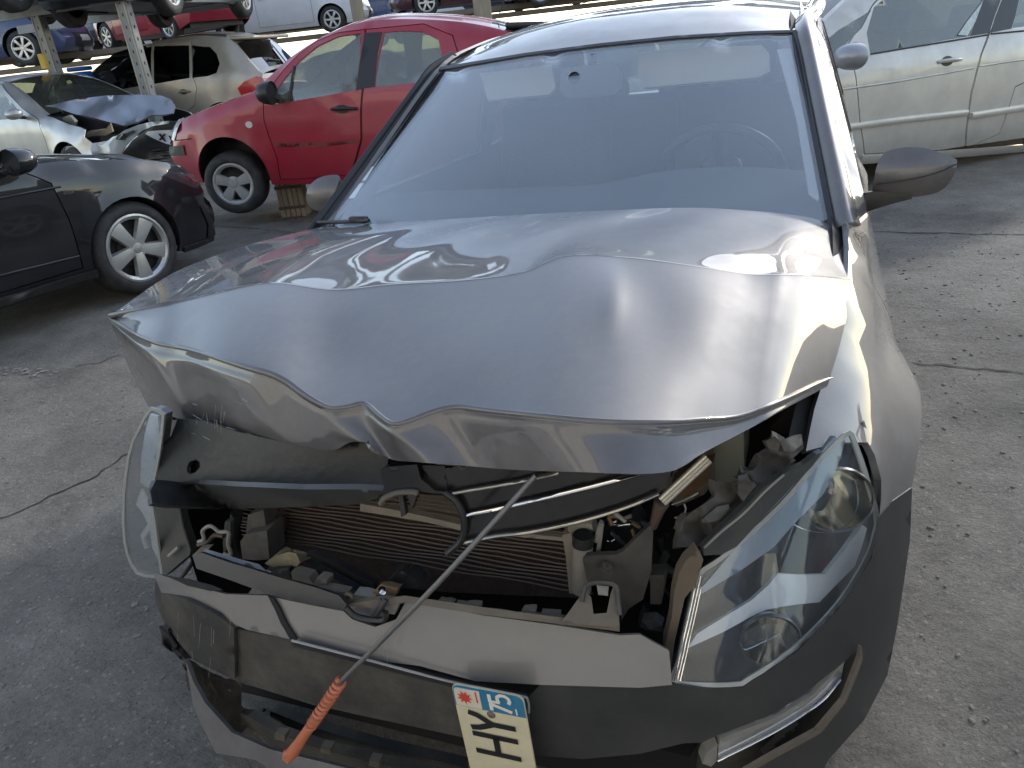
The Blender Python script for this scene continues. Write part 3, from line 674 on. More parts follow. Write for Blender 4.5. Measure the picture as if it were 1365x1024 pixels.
def silver_car():
    c = Car('champagne_people_carrier', 'champagne silver people carrier parked side on behind the right door mirror', 'car', (-.869, 5.53, .046), .734, -1, 4.9, .90,
            [(.02, .6), (.2, .84), (.5, .95), (.95, 1.06), (1.1, 1.11), (1.5, 1.36), (1.95, 1.58), (2.4, 1.66), (3.0, 1.67), (4.1, 1.62), (4.5, 1.52), (4.75, 1.15), (4.88, .95)],
            [(.16, .22), (.05, .32), (.0, .5), (.06, .7)], [(4.8, .3), (4.88, .5), (4.9, .75), (4.88, .95)], pitch=.043, belt=(.90, .035), tum=.45, zb=.26, arches=((.9, .3, .36), (4.05, .3, .36)), fr=.8, fa=.28)
    W1 = c.px(k3((316, 205), (400, 138), (520, 66), (552, 44), (508, 128), (450, 185), (380, 258), (345, 268)))
    W2 = c.px(k3((562, 34), (620, -12), (760, -70), (900, -100), (1075, -110), (1060, 0), (1030, 85), (997, 165), (800, 200), (545, 243), (530, 150)))
    W3 = c.px(k3((1192, 128), (1225, 0), (1240, -110), (1500, -110), (1700, -60), (1720, 60), (1450, 95)))
    D1 = c.px(k3((470, 300), (440, 210), (560, 20), (620, -45), (780, -110), (1110, -150), (1108, 0), (1085, 150), (1050, 245), (1030, 320), (1005, 420), (990, 520), (980, 610), (974, 678), (760, 690), (520, 702), (500, 560)))
    D2 = [(D1[5][0]+.012, D1[5][1]), (W3[3][0]+.1, W3[3][1]+.05), (W3[4][0]+.15, W3[4][1]), (W3[5][0]+.1, W3[5][1]-.1), (3.25, .7), (3.2, .33)]+[(a+.012, b) for a, b in D1[13:5:-1]]
    c.shell(P_silver, [W1, W2, W3], [D1, D2], h=.08)
    c.finish(P_silver, 1.08, 1.9, 4.45, 4.76)
    c.patch('pillar_trim', c.px(k3((1062, -2), (1140, -2), (1112, 70), (1086, 150), (1000, 164), (1032, 80))), M_trim, .004)
    c.patch('pillar_trim', c.px(k3((1146, -2), (1222, -2), (1205, 70), (1188, 130), (1092, 149), (1118, 70))), M_trim, .004)
    c.line('belt_moulding', c.px(k3((548, 246), (700, 220), (900, 188), (1080, 158))), M_trim, .007, .004); c.line('belt_moulding', c.px(k3((1095, 154), (1246, 140), (1400, 120))), M_trim, .007, .004)
    x, z = c.px(k3((905, 275)))[0]; c.handle(x, z, P_silver, ln=.235)
    c.rail('side_moulding', c.px(k3((440, 580), (600, 557), (800, 533), (984, 513))), .045, .022, P_silver); c.rail('side_moulding', c.px(k3((1002, 528), (1030, 524), (1246, 490), (1500, 465))), .05, .022, P_silver)
    c.rail('sill', c.px(k3((500, 727), (760, 711), (974, 696), (1246, 674), (1500, 650))), .07, .02, P_silver)
    for pts in ((390, 412), (640, 376), (880, 335), (1015, 310)), ((1045, 302), (1150, 285), (1246, 272), (1450, 245)): c.line('flank_crease', c.px(k3(*pts)), P_silver, .009, -.003)
    x, z = c.px(k3((410, 310)))[0]; o = c.mirror(x, z+.02, mat('mirror_shell', (.34, .35, .38), .35, metal=.3, coat=.5), -1, (.16, .25, .19), out=.12); c.mirror(x, z, M_trim, 1)
    x, z = W2[7]; c.patch('window_sticker', [(a, b) for a, b in c.px(k3((945, 160), (985, 100), (1062, 0), (1058, 20), (1030, 90), (990, 162)))], mat('sticker_white', (.6, .66, .64), .5, var=.5, vs=40), .001, None, .05, .001)
    c.wheel(.9, .31, .32, .21, 5, M_alloy, wid=.8); c.wheel(4.05, .31, .32, .21, 5, M_alloy, wid=.8)
    c.seats((1.9, 2.8), z0=.45); MB().rbox((1.4, 0, .95), (.6, 1.4, .2), .07).build('dashboard', mat('beige_trim', (.3, .27, .22), .7), c.root, True)
    for sd in (1, -1): c.patch('headlight', [(.06, .68), (.2, .83), (.5, .9), (.45, .8), (.2, .68)], M_lens, .006, sd, .06)
silver_car()

def suv():
    c = Car('beige_estate', 'beige off-road estate with dark tinted side glass and red tail lamp', 'car', (-11.325, 9.395, .42), .174, -1, 4.14, .92,
            [(.02, .8), (.2, .95), (.6, 1.04), (1.2, 1.12), (1.5, 1.18), (1.9, 1.42), (2.3, 1.60), (2.8, 1.67), (3.3, 1.66), (3.57, 1.61), (3.71, 1.52), (3.99, 1.2), (4.09, 1.12)],
            [(.16, .28), (.04, .4), (.0, .6), (.02, .8)], [(4.02, .35), (4.12, .55), (4.14, .8), (4.11, .95), (4.09, 1.12)], pitch=.06, belt=(1.02, .015), tum=.42, zb=.3, arches=((.85, .36, .4), (3.45, .36, .4)), fr=.8, ra=.14, rr=.5)
    W1 = c.px(c0((392, 350), (450, 300), (520, 245), (600, 218), (690, 208), (690, 382), (560, 405), (440, 415), (400, 380)))
    W2 = c.px(c0((700, 208), (860, 206), (862, 355), (700, 383))); W3 = c.px(c0((872, 206), (955, 213), (985, 245), (1000, 290), (985, 332), (945, 347), (874, 355)))
    D2 = c.px(c0((694, 195), (870, 190), (880, 355), (895, 400), (885, 480), (820, 530), (700, 545), (690, 400)))
    c.shell(P_gold, [W1, W2, W3], [D2], winmat=M_glassdark, h=.12)
    c.finish(P_gold, 1.45, 2.25, 3.69, 4.03, glassm=M_glassdark)
    lamp = c.px(c0((1082, 402), (1110, 372), (1168, 346), (1196, 352), (1192, 392), (1130, 428), (1100, 438)))
    for sd in (1, -1):
        c.patch('tail_lamp', lamp, M_red, .012, sd, .08, .01); c.line('roof_rail', [(2.3, 1.62), (3.0, 1.685), (3.5, 1.66)], M_trim, .02, -.02, sd)
        zs_ = [q[1] for q in lamp]; c.cap(c.tail, 1, M_red, 'tail_lamp', u0=min(sd*.7, sd*.99), u1=max(sd*.7, sd*.99), z0=min(zs_), z1=max(zs_)+.02, lift=.012)
    x, z = c.px(c0((840, 417)))[0]; c.handle(x, z, P_gold); c.wheel(.85, .36, .36, .23, 5, M_alloy); c.wheel(3.45, .36, .36, .23, 5, M_alloy); c.mirror(1.75, 1.1, M_trim, -1, (.16, .25, .2)); c.mirror(1.75, 1.1, M_trim, 1)
    MB().rbox((3.78, 0, 1.62), (.4, 1.2, .05), .02).build('roof_spoiler', P_gold, c.root, True); MB().tube([(3.99, .1, 1.27), (3.97, -.25, 1.30)], .015, 6).build('rear_wiper', M_trim, c.root)
    MB().tube([(3.4, 0, 1.7), (3.45, 0, 1.8)], [.03, .01], 6).build('aerial', M_trim, c.root); c.seats((2.2, 3.1), z0=.6)
suv()

def crashed():
    c = Car('wrecked_silver_saloon', 'silver saloon with smashed nose, buckled raised bonnet and hanging number plate', 'car', (-7.046, 7.293, .135), math.radians(172), 1, 4.5, .88,
            [(.55, .62), (.6, .78), (.9, .86), (1.2, .95), (1.4, 1.0), (1.9, 1.25), (2.35, 1.42), (2.8, 1.46), (3.4, 1.42), (3.9, 1.2), (4.2, 1.02), (4.45, .95)],
            [(.62, .25), (.55, .4), (.52, .5), (.55, .62)], [(4.4, .3), (4.48, .5), (4.48, .8), (4.45, .95)], belt=(.90, .02), tum=.48, zb=.22, arches=((1.0, .31, .36), (3.6, .31, .35)), fr=.6, fa=.1)
    W1 = [(1.7, .98), (2.0, 1.16), (2.35, 1.34), (2.7, 1.38), (2.7, .98)]; W2 = [(2.8, .98), (2.8, 1.38), (3.3, 1.34), (3.7, 1.15), (3.75, 1.0)]
    D1 = [(1.4, .35), (1.38, .7), (1.42, .95), (1.75, 1.08), (2.35, 1.4), (2.74, 1.42), (2.76, .9), (2.74, .35)]
    c.shell(P_grey, [W1, W2], [D1], h=.1)
    c.finish(P_grey, 1.35, 2.3, 3.55, 4.05, bonnet=False, glassm=glass('grubby_glass', (.5, .55, .5), .10, film=.07, filmcol=(.45, .46, .38)))
    c.wheel(1.0, .31, .31, .2, 6, M_alloy); c.wheel(3.6, .31, .31, .2, 6, M_alloy); c.mirror(1.72, .98, P_grey, 1); c.mirror(1.72, .98, P_grey, -1); c.seats((2.1, 3.0)); MB().rbox((1.7, 0, .86), (.45, 1.35, .2), .07).build('dashboard', M_blackpl, c.root, True)
    MB().box((.9, 0, .5), (.6, 1.3, .35)).build('engine_bay', M_dark, c.root)
    rt = c.root; Mi = c.Mi
    def loc(P): return (np.c_[P, np.ones(len(P))] @ Mi.T)[:, :3]
    # crumpled pieces, traced on upright planes crossing the nose (world y = const), each bulged for relief
    ax = np.array([math.cos(math.radians(172)), math.sin(math.radians(172)), 0]); side = np.array([-ax[1], ax[0], 0])
    base = np.array([-7.35, 7.35, .05])
    def g_along(X, lean=0., bul=0.):     # across the car at distance X from its nose
        return lambda P: None
    def g_side(Yv, bx=0., bz=0., x0=.5, z0=.7):
        def g(P):
            q = np.c_[P, np.ones(len(P))] @ Mi.T
            return Yv+bx*(q[:, 0]-x0)+bz*(q[:, 2]-z0)-q[:, 1]+.022*np.sin(q[:, 0]*6+q[:, 2]*13)+.008*np.sin(q[:, 0]*19-q[:, 2]*31)
        return g
    def tr(name, poly, g, m, t=.01, h=7, holes=()):
        o = trace(name, poly, g, m, None, holes, h, t, far=16.); me = o.data; A = np.empty(len(me.vertices)*3); me.vertices.foreach_get('co', A); A = A.reshape(-1, 3)+np.array(o.location)
        A = loc(A); me.vertices.foreach_set('co', A.ravel()); me.update(); o.location = (0, 0, 0); o.parent = rt; return o
    tr('buckled_bonnet', kc((0, 195), (60, 185), (250, 140), (500, 108), (760, 100), (960, 108), (1040, 140), (1072, 195), (1055, 255), (980, 268), (880, 268), (760, 330), (650, 352), (520, 325), (400, 290), (240, 260), (80, 205)), g_side(.62, .2, -.9, .4, 1.0), P_steelblue, .02)
    tr('bumper_skin', kc((160, 590), (175, 530), (260, 520), (330, 530), (400, 500), (470, 520), (560, 450), (660, 420), (640, 520), (560, 590), (400, 585)), g_side(.8, .1, 0), P_grey, .02)
    tr('broken_bumper_arch', kc((470, 590), (560, 470), (650, 400), (760, 355), (880, 325), (1020, 322), (1022, 340), (900, 358), (800, 400), (720, 470), (660, 540), (630, 590)), g_side(.72, -.3, 0), mat('grey_bumper', (.28, .31, .33), .4, coat=.5), .015)
    tr('badge', kc((585, 470), (600, 440), (680, 415), (730, 395), (735, 410), (680, 440), (640, 480)), g_side(.75, -.3, 0), M_dark, .008); tr('badge_trim', kc((600, 465), (612, 445), (640, 428), (640, 440), (615, 470)), g_side(.76, -.3, 0), M_chrome, .006)
    tr('front_grille', kc((640, 590), (720, 480), (830, 400), (1000, 320), (1150, 330), (1240, 420), (1230, 560), (1260, 700), (1270, 830), (1180, 930), (1000, 860), (860, 650)), g_side(.55, .1, 0), M_blackpl, .02)
    for k in range(6): tr('grille_slat', kc((850+k*5, 560+k*22), (1210, 520+k*26), (1212, 530+k*26), (852+k*5, 570+k*22)), g_side(.6, .1, 0), M_trim, .02)
    pl_ = tr('number_plate', kc((828, 425), (850, 405), (930, 400), (1100, 392), (1118, 450), (1115, 522), (1010, 510), (900, 465)), g_side(.66, .1, 0), M_plate, .006)
    tr('plate_band', kc((1092, 420), (1112, 425), (1113, 518), (1096, 515)), g_side(.675, .1, 0), mat('plate_blue', (.02, .09, .35), .4), .003)
    for q in (((935, 425), (955, 425), (1000, 490), (985, 488)), ((985, 425), (1000, 425), (955, 480), (940, 475)), ((1020, 440), (1035, 440), (1048, 470), (1040, 478)), ((1062, 440), (1075, 440), (1045, 510), (1032, 505))):
        tr('plate_letter', kc(*q), g_side(.675, .1, 0), M_dark, .003)
    tr('headlamp_shell', kc((1170, 290), (1210, 285), (1262, 350), (1250, 370), (1200, 330)), g_side(.3, .1, 0), M_lens, .01)
    tr('torn_grille_bar', kc((1050, 690), (1080, 680), (1200, 745), (1270, 820), (1262, 835), (1180, 790)), g_side(.6, .1, 0), M_alloy, .01)
    tr('lamp_housing', kc((140, 290), (200, 270), (250, 330), (240, 380), (170, 370)), g_side(.5, .1, 0), mat('milky_plastic', (.35, .36, .28), .4), .05)
    tr('engine_part', kc((300, 440), (370, 400), (500, 390), (540, 340), (560, 410), (500, 440), (400, 440), (340, 460)), g_side(.55, .1, 0), mat('beige_plastic', (.36, .30, .2), .6), .03)
    tr('inner_wing', kc((200, 420), (250, 440), (270, 520), (330, 520), (300, 560), (200, 520), (150, 440)), g_side(.7, .1, 0), P_steelblue, .02)
    tr('crossmember', kc((120, 250), (300, 280), (560, 350), (680, 360), (640, 420), (480, 500), (300, 520), (200, 420)), g_side(.35, .1, 0), M_dark, .02)
crashed()
# ------------------------------------------------------------------ racks with cars on them
def D(px, py, d): return CAM+rays([(px, py)])[0]*d
M_galv = mat('galvanised_steel', (.22, .23, .23), .5, metal=.4, dust=(.2, .19, .16), dustamt=.5, dscale=5)
M_galvy = mat('dusty_steel', (.42, .39, .30), .7, var=.3)
M_holes = M_dark
def upright(root, p, z1, yaw, z0=0.):
    R = Matrix.Rotation(yaw, 3, 'Z'); c = Vector((p[0], p[1], (z0+z1)/2)); loc = c-Vector(root.location)
    mb = MB().box(loc, (.16, .012, z1-z0), R)
    for sx in (-1, 1): mb.box(loc+R @ Vector((sx*.08, .05, 0)), (.008, .1, z1-z0), R)
    u = mb.build('upright', M_galv, root)
    f = MB()
    for sx in (-1, 1): f.box(loc+R @ Vector((sx*.065, -.009, 0)), (.02, .006, z1-z0), R)
    f.build('flange', M_galvy, u)
    h = MB(); z = z0+.1
    while z < z1: h.box(Vector((loc.x, loc.y, z-root.location.z))+R @ Vector((.0845, .05, 0)), (.006, .016, .04), R); h.box(Vector((loc.x, loc.y, z-root.location.z))+R @ Vector((0, -.0075, 0)), (.014, .005, .04), R); z += .15
    h.build('slot', M_holes, u)['kind'] = 'stuff'
def bar(root, name, a, b, h, wd, m):
    a = Vector(a)-Vector(root.location); b = Vector(b)-Vector(root.location); d = (b-a); L = d.length
    R = d.to_track_quat('X', 'Z').to_matrix(); return MB().box((a+b)/2, (L, wd, h), R).build(name, m, root)
def shelf_car(name, label, paint, P, X, yaw, side, wb=2.55, fo=.8, hw=.84, hgt=1.47, L=None, spokes=5, group='cars stored on the racks', wm=None, windows=True, gm=None, R=.3, detail=True, suv_=0.):
    L = L or fo+wb+.75; z = P[2]
    loc = Vector(P)-Matrix.Rotation(yaw, 3, 'Z') @ Vector((X, side*hw, 0)); k = hgt/1.47
    e = L-4.1
    c = Car(name, label, 'car', loc, yaw, side, L, hw, group=group, zt=[(.03, .5), (.12, .72*k), (.5, .86*k), (1.15, .98*k), (1.75, 1.3*k), (2.1, 1.42*k), (2.7, 1.47*k), (3.2+e, 1.43*k), (3.6+e, 1.25*k), (3.9+e, 1.0*k), (4.06+e, .9*k)],
            nose=[(.16, .2), (.04, .3), (0, .42), (.03, .5), (.1, .68*k)], tail=[(L-.1, .3), (L-.02, .5), (L, .7), (L-.04, .9*k)], belt=(.9*k, .02), tum=.45, arches=((fo, R, R+.05), (fo+wb, R, R+.05)), zb=.2)
    W = []
    if windows: W = [[(1.65, .98*k), (1.95, 1.16*k), (2.2, 1.3*k), (2.55, 1.35*k), (2.55, 1.0*k)], [(2.66, 1.0*k), (2.66, 1.35*k), (3.2+e*.7, 1.3*k), (3.5+e*.8, 1.15*k), (3.55+e*.8, 1.03*k)]]
    D1 = [(1.25, .3), (1.24, .8*k), (1.5, .93*k), (1.95, 1.22*k), (2.3, 1.36*k), (2.6, 1.385*k), (2.61, .3)]
    c.shell(paint, W, [D1] if detail else [], winmat=gm or M_glassdark, h=.14)
    c.finish(paint, 1.2, 2.05, 3.15+e, 3.75+e, glassm=gm or M_glassdark)
    c.wheel(fo, R, R, R*.66, spokes, wm or M_hubcap); c.wheel(fo+wb, R, R, R*.66, spokes, wm or M_hubcap)
    for sd in (1, -1):
        c.patch('headlight', [(.05, .56*k), (.1, .68*k), (.42, .78*k), (.4, .68*k), (.15, .58*k)], M_lens if detail else M_chrome, .008, sd, .08)
        c.patch('tail_lamp', [(L-.04, .6*k), (L-.02, .86*k), (L-.22, .9*k), (L-.25, .72*k)], M_red, .01, sd, .08)
        if detail: c.mirror(1.62, .98*k, paint, sd); c.handle(2.42, .85*k, paint, (sd,), cup=False)
    c.cap(c.nose, -1, M_blackpl, 'grille', u0=-.6, u1=.6, z0=.25, z1=.56, lift=.006)
    c.cap(c.tail, 1, M_plate, 'number_plate', u0=-.3, u1=.3, z0=.52, z1=.72, lift=.012); c.cap(c.nose, -1, M_plate, 'number_plate', u0=-.3, u1=.3, z0=.36, z1=.5, lift=.014)
    return c
YB = math.radians(23)
# near rack: two uprights in view, beams, and two cars standing nose-in on its shelf
rk = empty('storage_rack', Matrix.Translation((-7.6, 7.2, 0)), 'near steel car rack with slotted uprights behind the wrecked silver saloon', 'rack')
pA, pB = D(190, 110, 10.4), D(66, 82, 10.8)
zA = D(178, 19, 11)[2]
yw = math.atan2(pA[1]-pB[1], pA[0]-pB[0])
upright(rk, pA, 3.6, yw); upright(rk, pB, 2.4, yw)
dv = Vector((pA[0]-pB[0], pA[1]-pB[1], 0)).normalized(); pv = Vector((-dv.y, dv.x, 0))
zs = float(D(100, 10, 10.7)[2])
for off in (.02, 2.3): bar(rk, 'beam', Vector((*pB[:2], zs))-dv*3.2+pv*off, Vector((*pA[:2], zs))+dv*5.+pv*off, .13, .07, M_galv)
for q in (pA, pB): bar(rk, 'cross_beam', Vector((*q[:2], zs-.02))+pv*.08, Vector((*q[:2], zs-.02))+pv*2.3, .1, .06, M_galv)
yb = D(58, 82, 10.6); MB().rbox((0, 0, .09), (.1, .06, .2), .01, Matrix.Rotation(yw, 3, 'Z')).build('upright_guard', mat('yellow_paint', (.55, .36, .03), .5, var=.3), rk).location = Vector(yb)-Vector(rk.location)-Vector((0, 0, .09))
def two(name, label, paint, w1, d1, w2, d2, front_first, **k):
    a, b = D(*w1, d1), D(*w2, d2); z = (a[2]+b[2])/2; a[2] = b[2] = z
    f, r = (a, b) if front_first else (b, a); v = r-f; wb = float(np.hypot(v[0], v[1])); yaw = math.atan2(v[1], v[0])
    n = np.array([-v[1], v[0]]); side = 1 if n @ (CAM[:2]-f[:2]) > 0 else -1
    return shelf_car(name, label, paint, f, .8, yaw, side, wb=wb, **k)
two('stored_car', 'dark car on the near rack shelf, tyre at the top left corner', P_blue, (33, 14), 9.8, (178, 19), 12, True, wm=M_alloy, R=.38)
two('stored_car', 'dark car on the near rack shelf showing two alloy wheels above the beige estate', P_black, (240, 24), 10.6, (333, 20), 12.9, True, wm=M_alloy, spokes=9, R=.35)
for a, b, c_ in ((8.6, -.75, 0), (8.6, .75, 0)): pass
# far rack
rf = empty('storage_rack', Matrix.Translation(tuple(D(380, 60, 20)*np.array([1, 1, 0]))), 'far car rack of timber posts and brown shelf boards under the white car', 'rack')
M_wood = mat('grey_timber', (.34, .28, .2), .9, var=.5, vs=14, stretch=(1, 1, .15)); M_board = mat('rusty_shelf', (.2, .16, .12), .8, var=.4, vs=6)
def far_post(px, d, wd):
    p = D(px, 40, d); q = Vector((p[0], p[1], 0))-Vector(rf.location); MB().rbox((q.x, q.y, 2.2), (wd, wd, 4.4), .02, Matrix.Rotation(YB, 3, 'Z')).build('post', M_wood, rf, True)
far_post(481, 17.5, .26); far_post(646, 17.5, .4)
def shelf(pxa, pxb, y, d, th=.12):
    a, b = D(pxa, y, d), D(pxb, y-(pxb-pxa)*.118, d); a[2] = b[2] = (a[2]+b[2])/2
    for k in (0, 1.7): bar(rf, 'beam', Vector(a)+Vector((0, k, 0)), Vector(b)+Vector((0, k, 0)), th, .1, M_board)
shelf(285, 480, 50, 19.4); shelf(500, 780, 30, 19.6); shelf(-60, 300, 92, 16.2, .1)
def at_wheel(px, py, d): return D(px, py, d)
shelf_car('stored_car', 'red saloon stored on the rack above the beige estate', P_red, at_wheel(228, 56, 15.6), .8+2.6, math.radians(-17), -1, wb=2.6, wm=M_alloy, spokes=7)
shelf_car('stored_car', 'white car on brown boards at the top of the far rack', P_white, at_wheel(446, 44, 19), .8, math.radians(203), 1, wb=2.55, hgt=1.6, R=.31, spokes=6, wm=M_alloy)
shelf_car('stored_car', 'dark maroon car on the far rack directly above the red hatchback roof', mat('maroon_paint', (.06, .02, .03), .35, coat=.7), at_wheel(571, 22, 19.5), .8, math.radians(30), -1, R=.32, spokes=6, wm=M_alloy)
shelf_car('stored_car', 'navy car behind the left rack upright with thin twin spoke wheel', P_blue, at_wheel(38, 88, 15.4), .8, math.radians(203), 1, R=.33, spokes=7, wm=M_alloy)
shelf_car('stored_car', 'grey car facing the camera between the two near rack uprights', mat('slate_paint', (.06, .065, .08), .35, coat=.8), at_wheel(112, 68, 18.5), .1, math.radians(120), 1, spokes=5)
shelf_car('stored_car', 'pale blue car far behind the white car and the timber post', mat('pale_blue_paint', (.45, .52, .58), .35, coat=.7), at_wheel(540, 58, 26), .8, math.radians(60), -1, spokes=5, detail=False)
shelf_car('stored_car', 'blue car at the far right end of the rack over the grey hatchback roof', mat('blue_paint', (.04, .09, .22), .35, coat=.8), at_wheel(722, 8, 18.5), .8, math.radians(23), -1, spokes=7, wm=M_alloy)
for px, py, d, yw_, lb, pt in ((400, 100, 15, 40, 'dark green car in shadow on the ground between the beige estate and red hatchback', mat('green_paint', (.03, .05, .04), .35, coat=.6)), (560, 88, 15.5, 160, 'dark grey car in shadow on the ground beyond the red hatchback', P_black), (760, 60, 13, 60, 'dark blue car on the ground hidden behind the grey hatchback roof', P_blue), (1080, 40, 15, 20, 'black car glimpsed between the grey hatchback roof and the champagne people carrier', P_black)):
    p = D(px, py, d); p[2] = 0; shelf_car('parked_car', lb, pt, p, 1.5, math.radians(yw_), -1, group='cars parked on the ground behind the racks', detail=False)
# blue drum beside the rack
p = D(106, 92, 11.4); r = empty('blue_crate', Matrix.Translation((p[0], p[1], 0)) @ Matrix.Rotation(.4, 4, 'Z'), 'bright blue crate stacked beside the right rack upright', 'crate')
MB().rbox((0, 0, .8), (.22, .3, 1.6), .02).build('crate_body', mat('blue_plastic', (.01, .12, .5), .5, var=.2), r, True); MB().rbox((0, 0, p[2]), (.25, .33, .06), .02).build('rim', mat('blue_plastic', (0, 0, 0)), r, True)

# unseen tiers added for dark bonnet reflections, and a rack beyond: copies of stored cars
def copy_car(src, M, label, group):
    r = src.copy(); SC.collection.objects.link(r); r.matrix_world = M; r['label'] = label; r['group'] = group
    for ch in src.children:
        c = ch.copy(); SC.collection.objects.link(c); c.parent = r
        for g in ch.children: d = g.copy(); SC.collection.objects.link(d); d.parent = c
far_ = [o for o in SC.objects if o.name.startswith('stored_car') and o['label'].split()[0] in ('red', 'white', 'navy', 'blue') ]
rr = random.Random(3); fx = Vector((math.cos(YB), math.sin(YB), 0)); c0_ = Vector((*D(480, 60, 20)[:2], 0)); back = Vector((-fx.y, fx.x, 0))
ORD = ('first', 'second', 'third', 'fourth', 'fifth', 'sixth', 'seventh', 'eighth', 'ninth', 'last')
TI = (('unseen upper tier added to the far rack', 1.5, 4.2), ('rack beyond the far rack', 9, 2.2), ('unseen topmost tier added to the far rack', 1.5, 6.3))
for k in range(30):
    s_ = far_[(k*7+k//10) % len(far_)]; nm, bk, zz = TI[k // 10]; j = k % 10
    q = c0_+fx*((j-4.2)*4.6+rr.uniform(-.3, .3))+back*bk+Vector((0, 0, zz))
    copy_car(s_, Matrix.Translation(q) @ Matrix.Rotation(YB+rr.choice((0, math.pi))+rr.uniform(-.1, .1), 4, 'Z') @ Matrix.Translation((-2, 0, 0)), '%s car, %s from the left on the %s' % (s_['label'].split()[0], ORD[j], nm), 'cars on the '+nm)
for zz, k in ((4.12, 1.5), (2.12, 9), (6.22, 1.5)):
    for u in (-.6, .9): bar(rf, 'beam', c0_-fx*20+back*(k+u)+Vector((0, 0, zz)), c0_+fx*26+back*(k+u)+Vector((0, 0, zz)), .14, .1, M_board)
# unseen row on the right, added to darken reflections in the wing
sd_ = Vector((6.5, 0, 0))
for k in range(10):
    s_ = far_[(k*5+2) % len(far_)]; tier = k // 5; j = k % 5
    copy_car(s_, Matrix.Translation(sd_+Vector((tier*.3, -6+j*2.35, .02+tier*2.1))) @ Matrix.Rotation(rr.uniform(-.06, .06), 4, 'Z'), '%s car, %s from the near end of the added unseen right hand row%s' % (s_['label'].split()[0], ORD[j], ', raised' if tier else ''), 'cars in the added unseen right hand row')
rs = empty('storage_rack', Matrix.Translation((7, -1, 0)), 'unseen steel rack added to carry the second layer of cars on the right', 'rack')
for x in (7.2, 9.8): bar(rs, 'beam', Vector((x, -8, 2.06)), Vector((x, 6, 2.06)), .12, .1, M_galv)
for y in (-8, -3.4, 1.3, 6): upright(rs, np.array([7.2, y, 0]), 2.0, math.pi/2)
# ------------------------------------------------------------------ the damaged grey hatchback
P_hero = mat('pepper_grey_paint', (.105, .099, .101), .5, metal=.2, coat=1., var=.1, vs=3, dust=(.24, .23, .215), dustamt=.35, dscale=11, coatr=.025, rv=.12)
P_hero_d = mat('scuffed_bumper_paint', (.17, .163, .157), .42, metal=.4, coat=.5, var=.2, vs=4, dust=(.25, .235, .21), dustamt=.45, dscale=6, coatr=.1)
M_bump = mat('dark_bumper_plastic', (.028, .0285, .029), .42, var=.3, vs=5, dust=(.12, .115, .105), dustamt=.3, dscale=4, bump=.08, bscale=300)
M_bumpdirty = mat('mud_stained_plastic', (.032, .031, .029), .7, var=.4, vs=9, dust=(.15, .13, .10), dustamt=.6, dscale=7, bump=.2, bscale=120)
M_gloss = mat('piano_black', (.006, .006, .007), .3, spec=.3, coat=.35, var=.2, dust=(.12, .11, .1), dustamt=.15, dscale=9)
M_screen = glass('windscreen_glass', (.88, .91, .92), .10, film=.06, filmcol=(.68, .74, .80))
M_beige = mat('dirty_beige_plastic', (.15, .125, .095), .7, var=.5, vs=18, dust=(.12, .1, .08), dustamt=.5, dscale=20)
M_pale = mat('dirty_pale_plastic', (.26, .25, .22), .6, var=.4, vs=18)
M_grey = mat('dusty_grey_plastic', (.065, .062, .058), .75, var=.4, vs=14, dust=(.17, .15, .12), dustamt=.6, dscale=12, bump=.2)
M_rust = mat('rusty_plate', (.20, .12, .06), .8, var=.6, vs=25, bump=.2)
H = Car('damaged_hatchback', 'dark grey hatchback with buckled bonnet, smashed front end and hanging number plate, in the foreground', 'car', (0, 0, 0), math.radians(90), -1, 3.97, .845,
        [(.355, .784), (.49, .834), (.58, .863), (.68, .897), (.795, .931), (.97, .96), (1.15, .975), (1.22, 1.01), (1.5, 1.185), (1.8, 1.355), (2.05, 1.405), (2.5, 1.435), (3.2, 1.415), (3.55, 1.32), (3.78, 1.06), (3.93, .9)],
        [(.585, .592), (.52, .60), (.453, .612), (.446, .65), (.443, .69), (.455, .73), (.460, .75), (.41, .773), (.356, .783)], [(3.85, .28), (3.95, .45), (3.97, .65), (3.93, .9)], belt=(.965, .0), tum=.33, shoulder=(.67, .84, .065), zb=.24, fr=.95, fa=.30, arches=((.82, .3, .37), (3.29, .3, .355)), rtop=.09, dtop=.05, flare=.034, crown=.04)
ROOT = H.root
def adopt(o, parent=None):
    me = o.data; A = np.empty(len(me.vertices)*3); me.vertices.foreach_get('co', A); A = A.reshape(-1, 3)+np.array(o.location)
    A = (np.c_[A, np.ones(len(A))] @ H.Mi.T)[:, :3]; me.vertices.foreach_set('co', A.ravel()); me.update(); o.location = (0, 0, 0); o.parent = parent or ROOT; return o
def tp(name, poly, g, m, parent=None, **k): return adopt(trace(name, poly, g, m, None, **k), parent)
def ts(name, px, g, wd, m, parent=None, **k): return adopt(strip(name, px, g, wd, m, None, **k), parent)
def ad(mb, name, m, parent=None, smooth=True, sharp=45): return adopt(mb.build(name, m, None, smooth, sharp), parent)
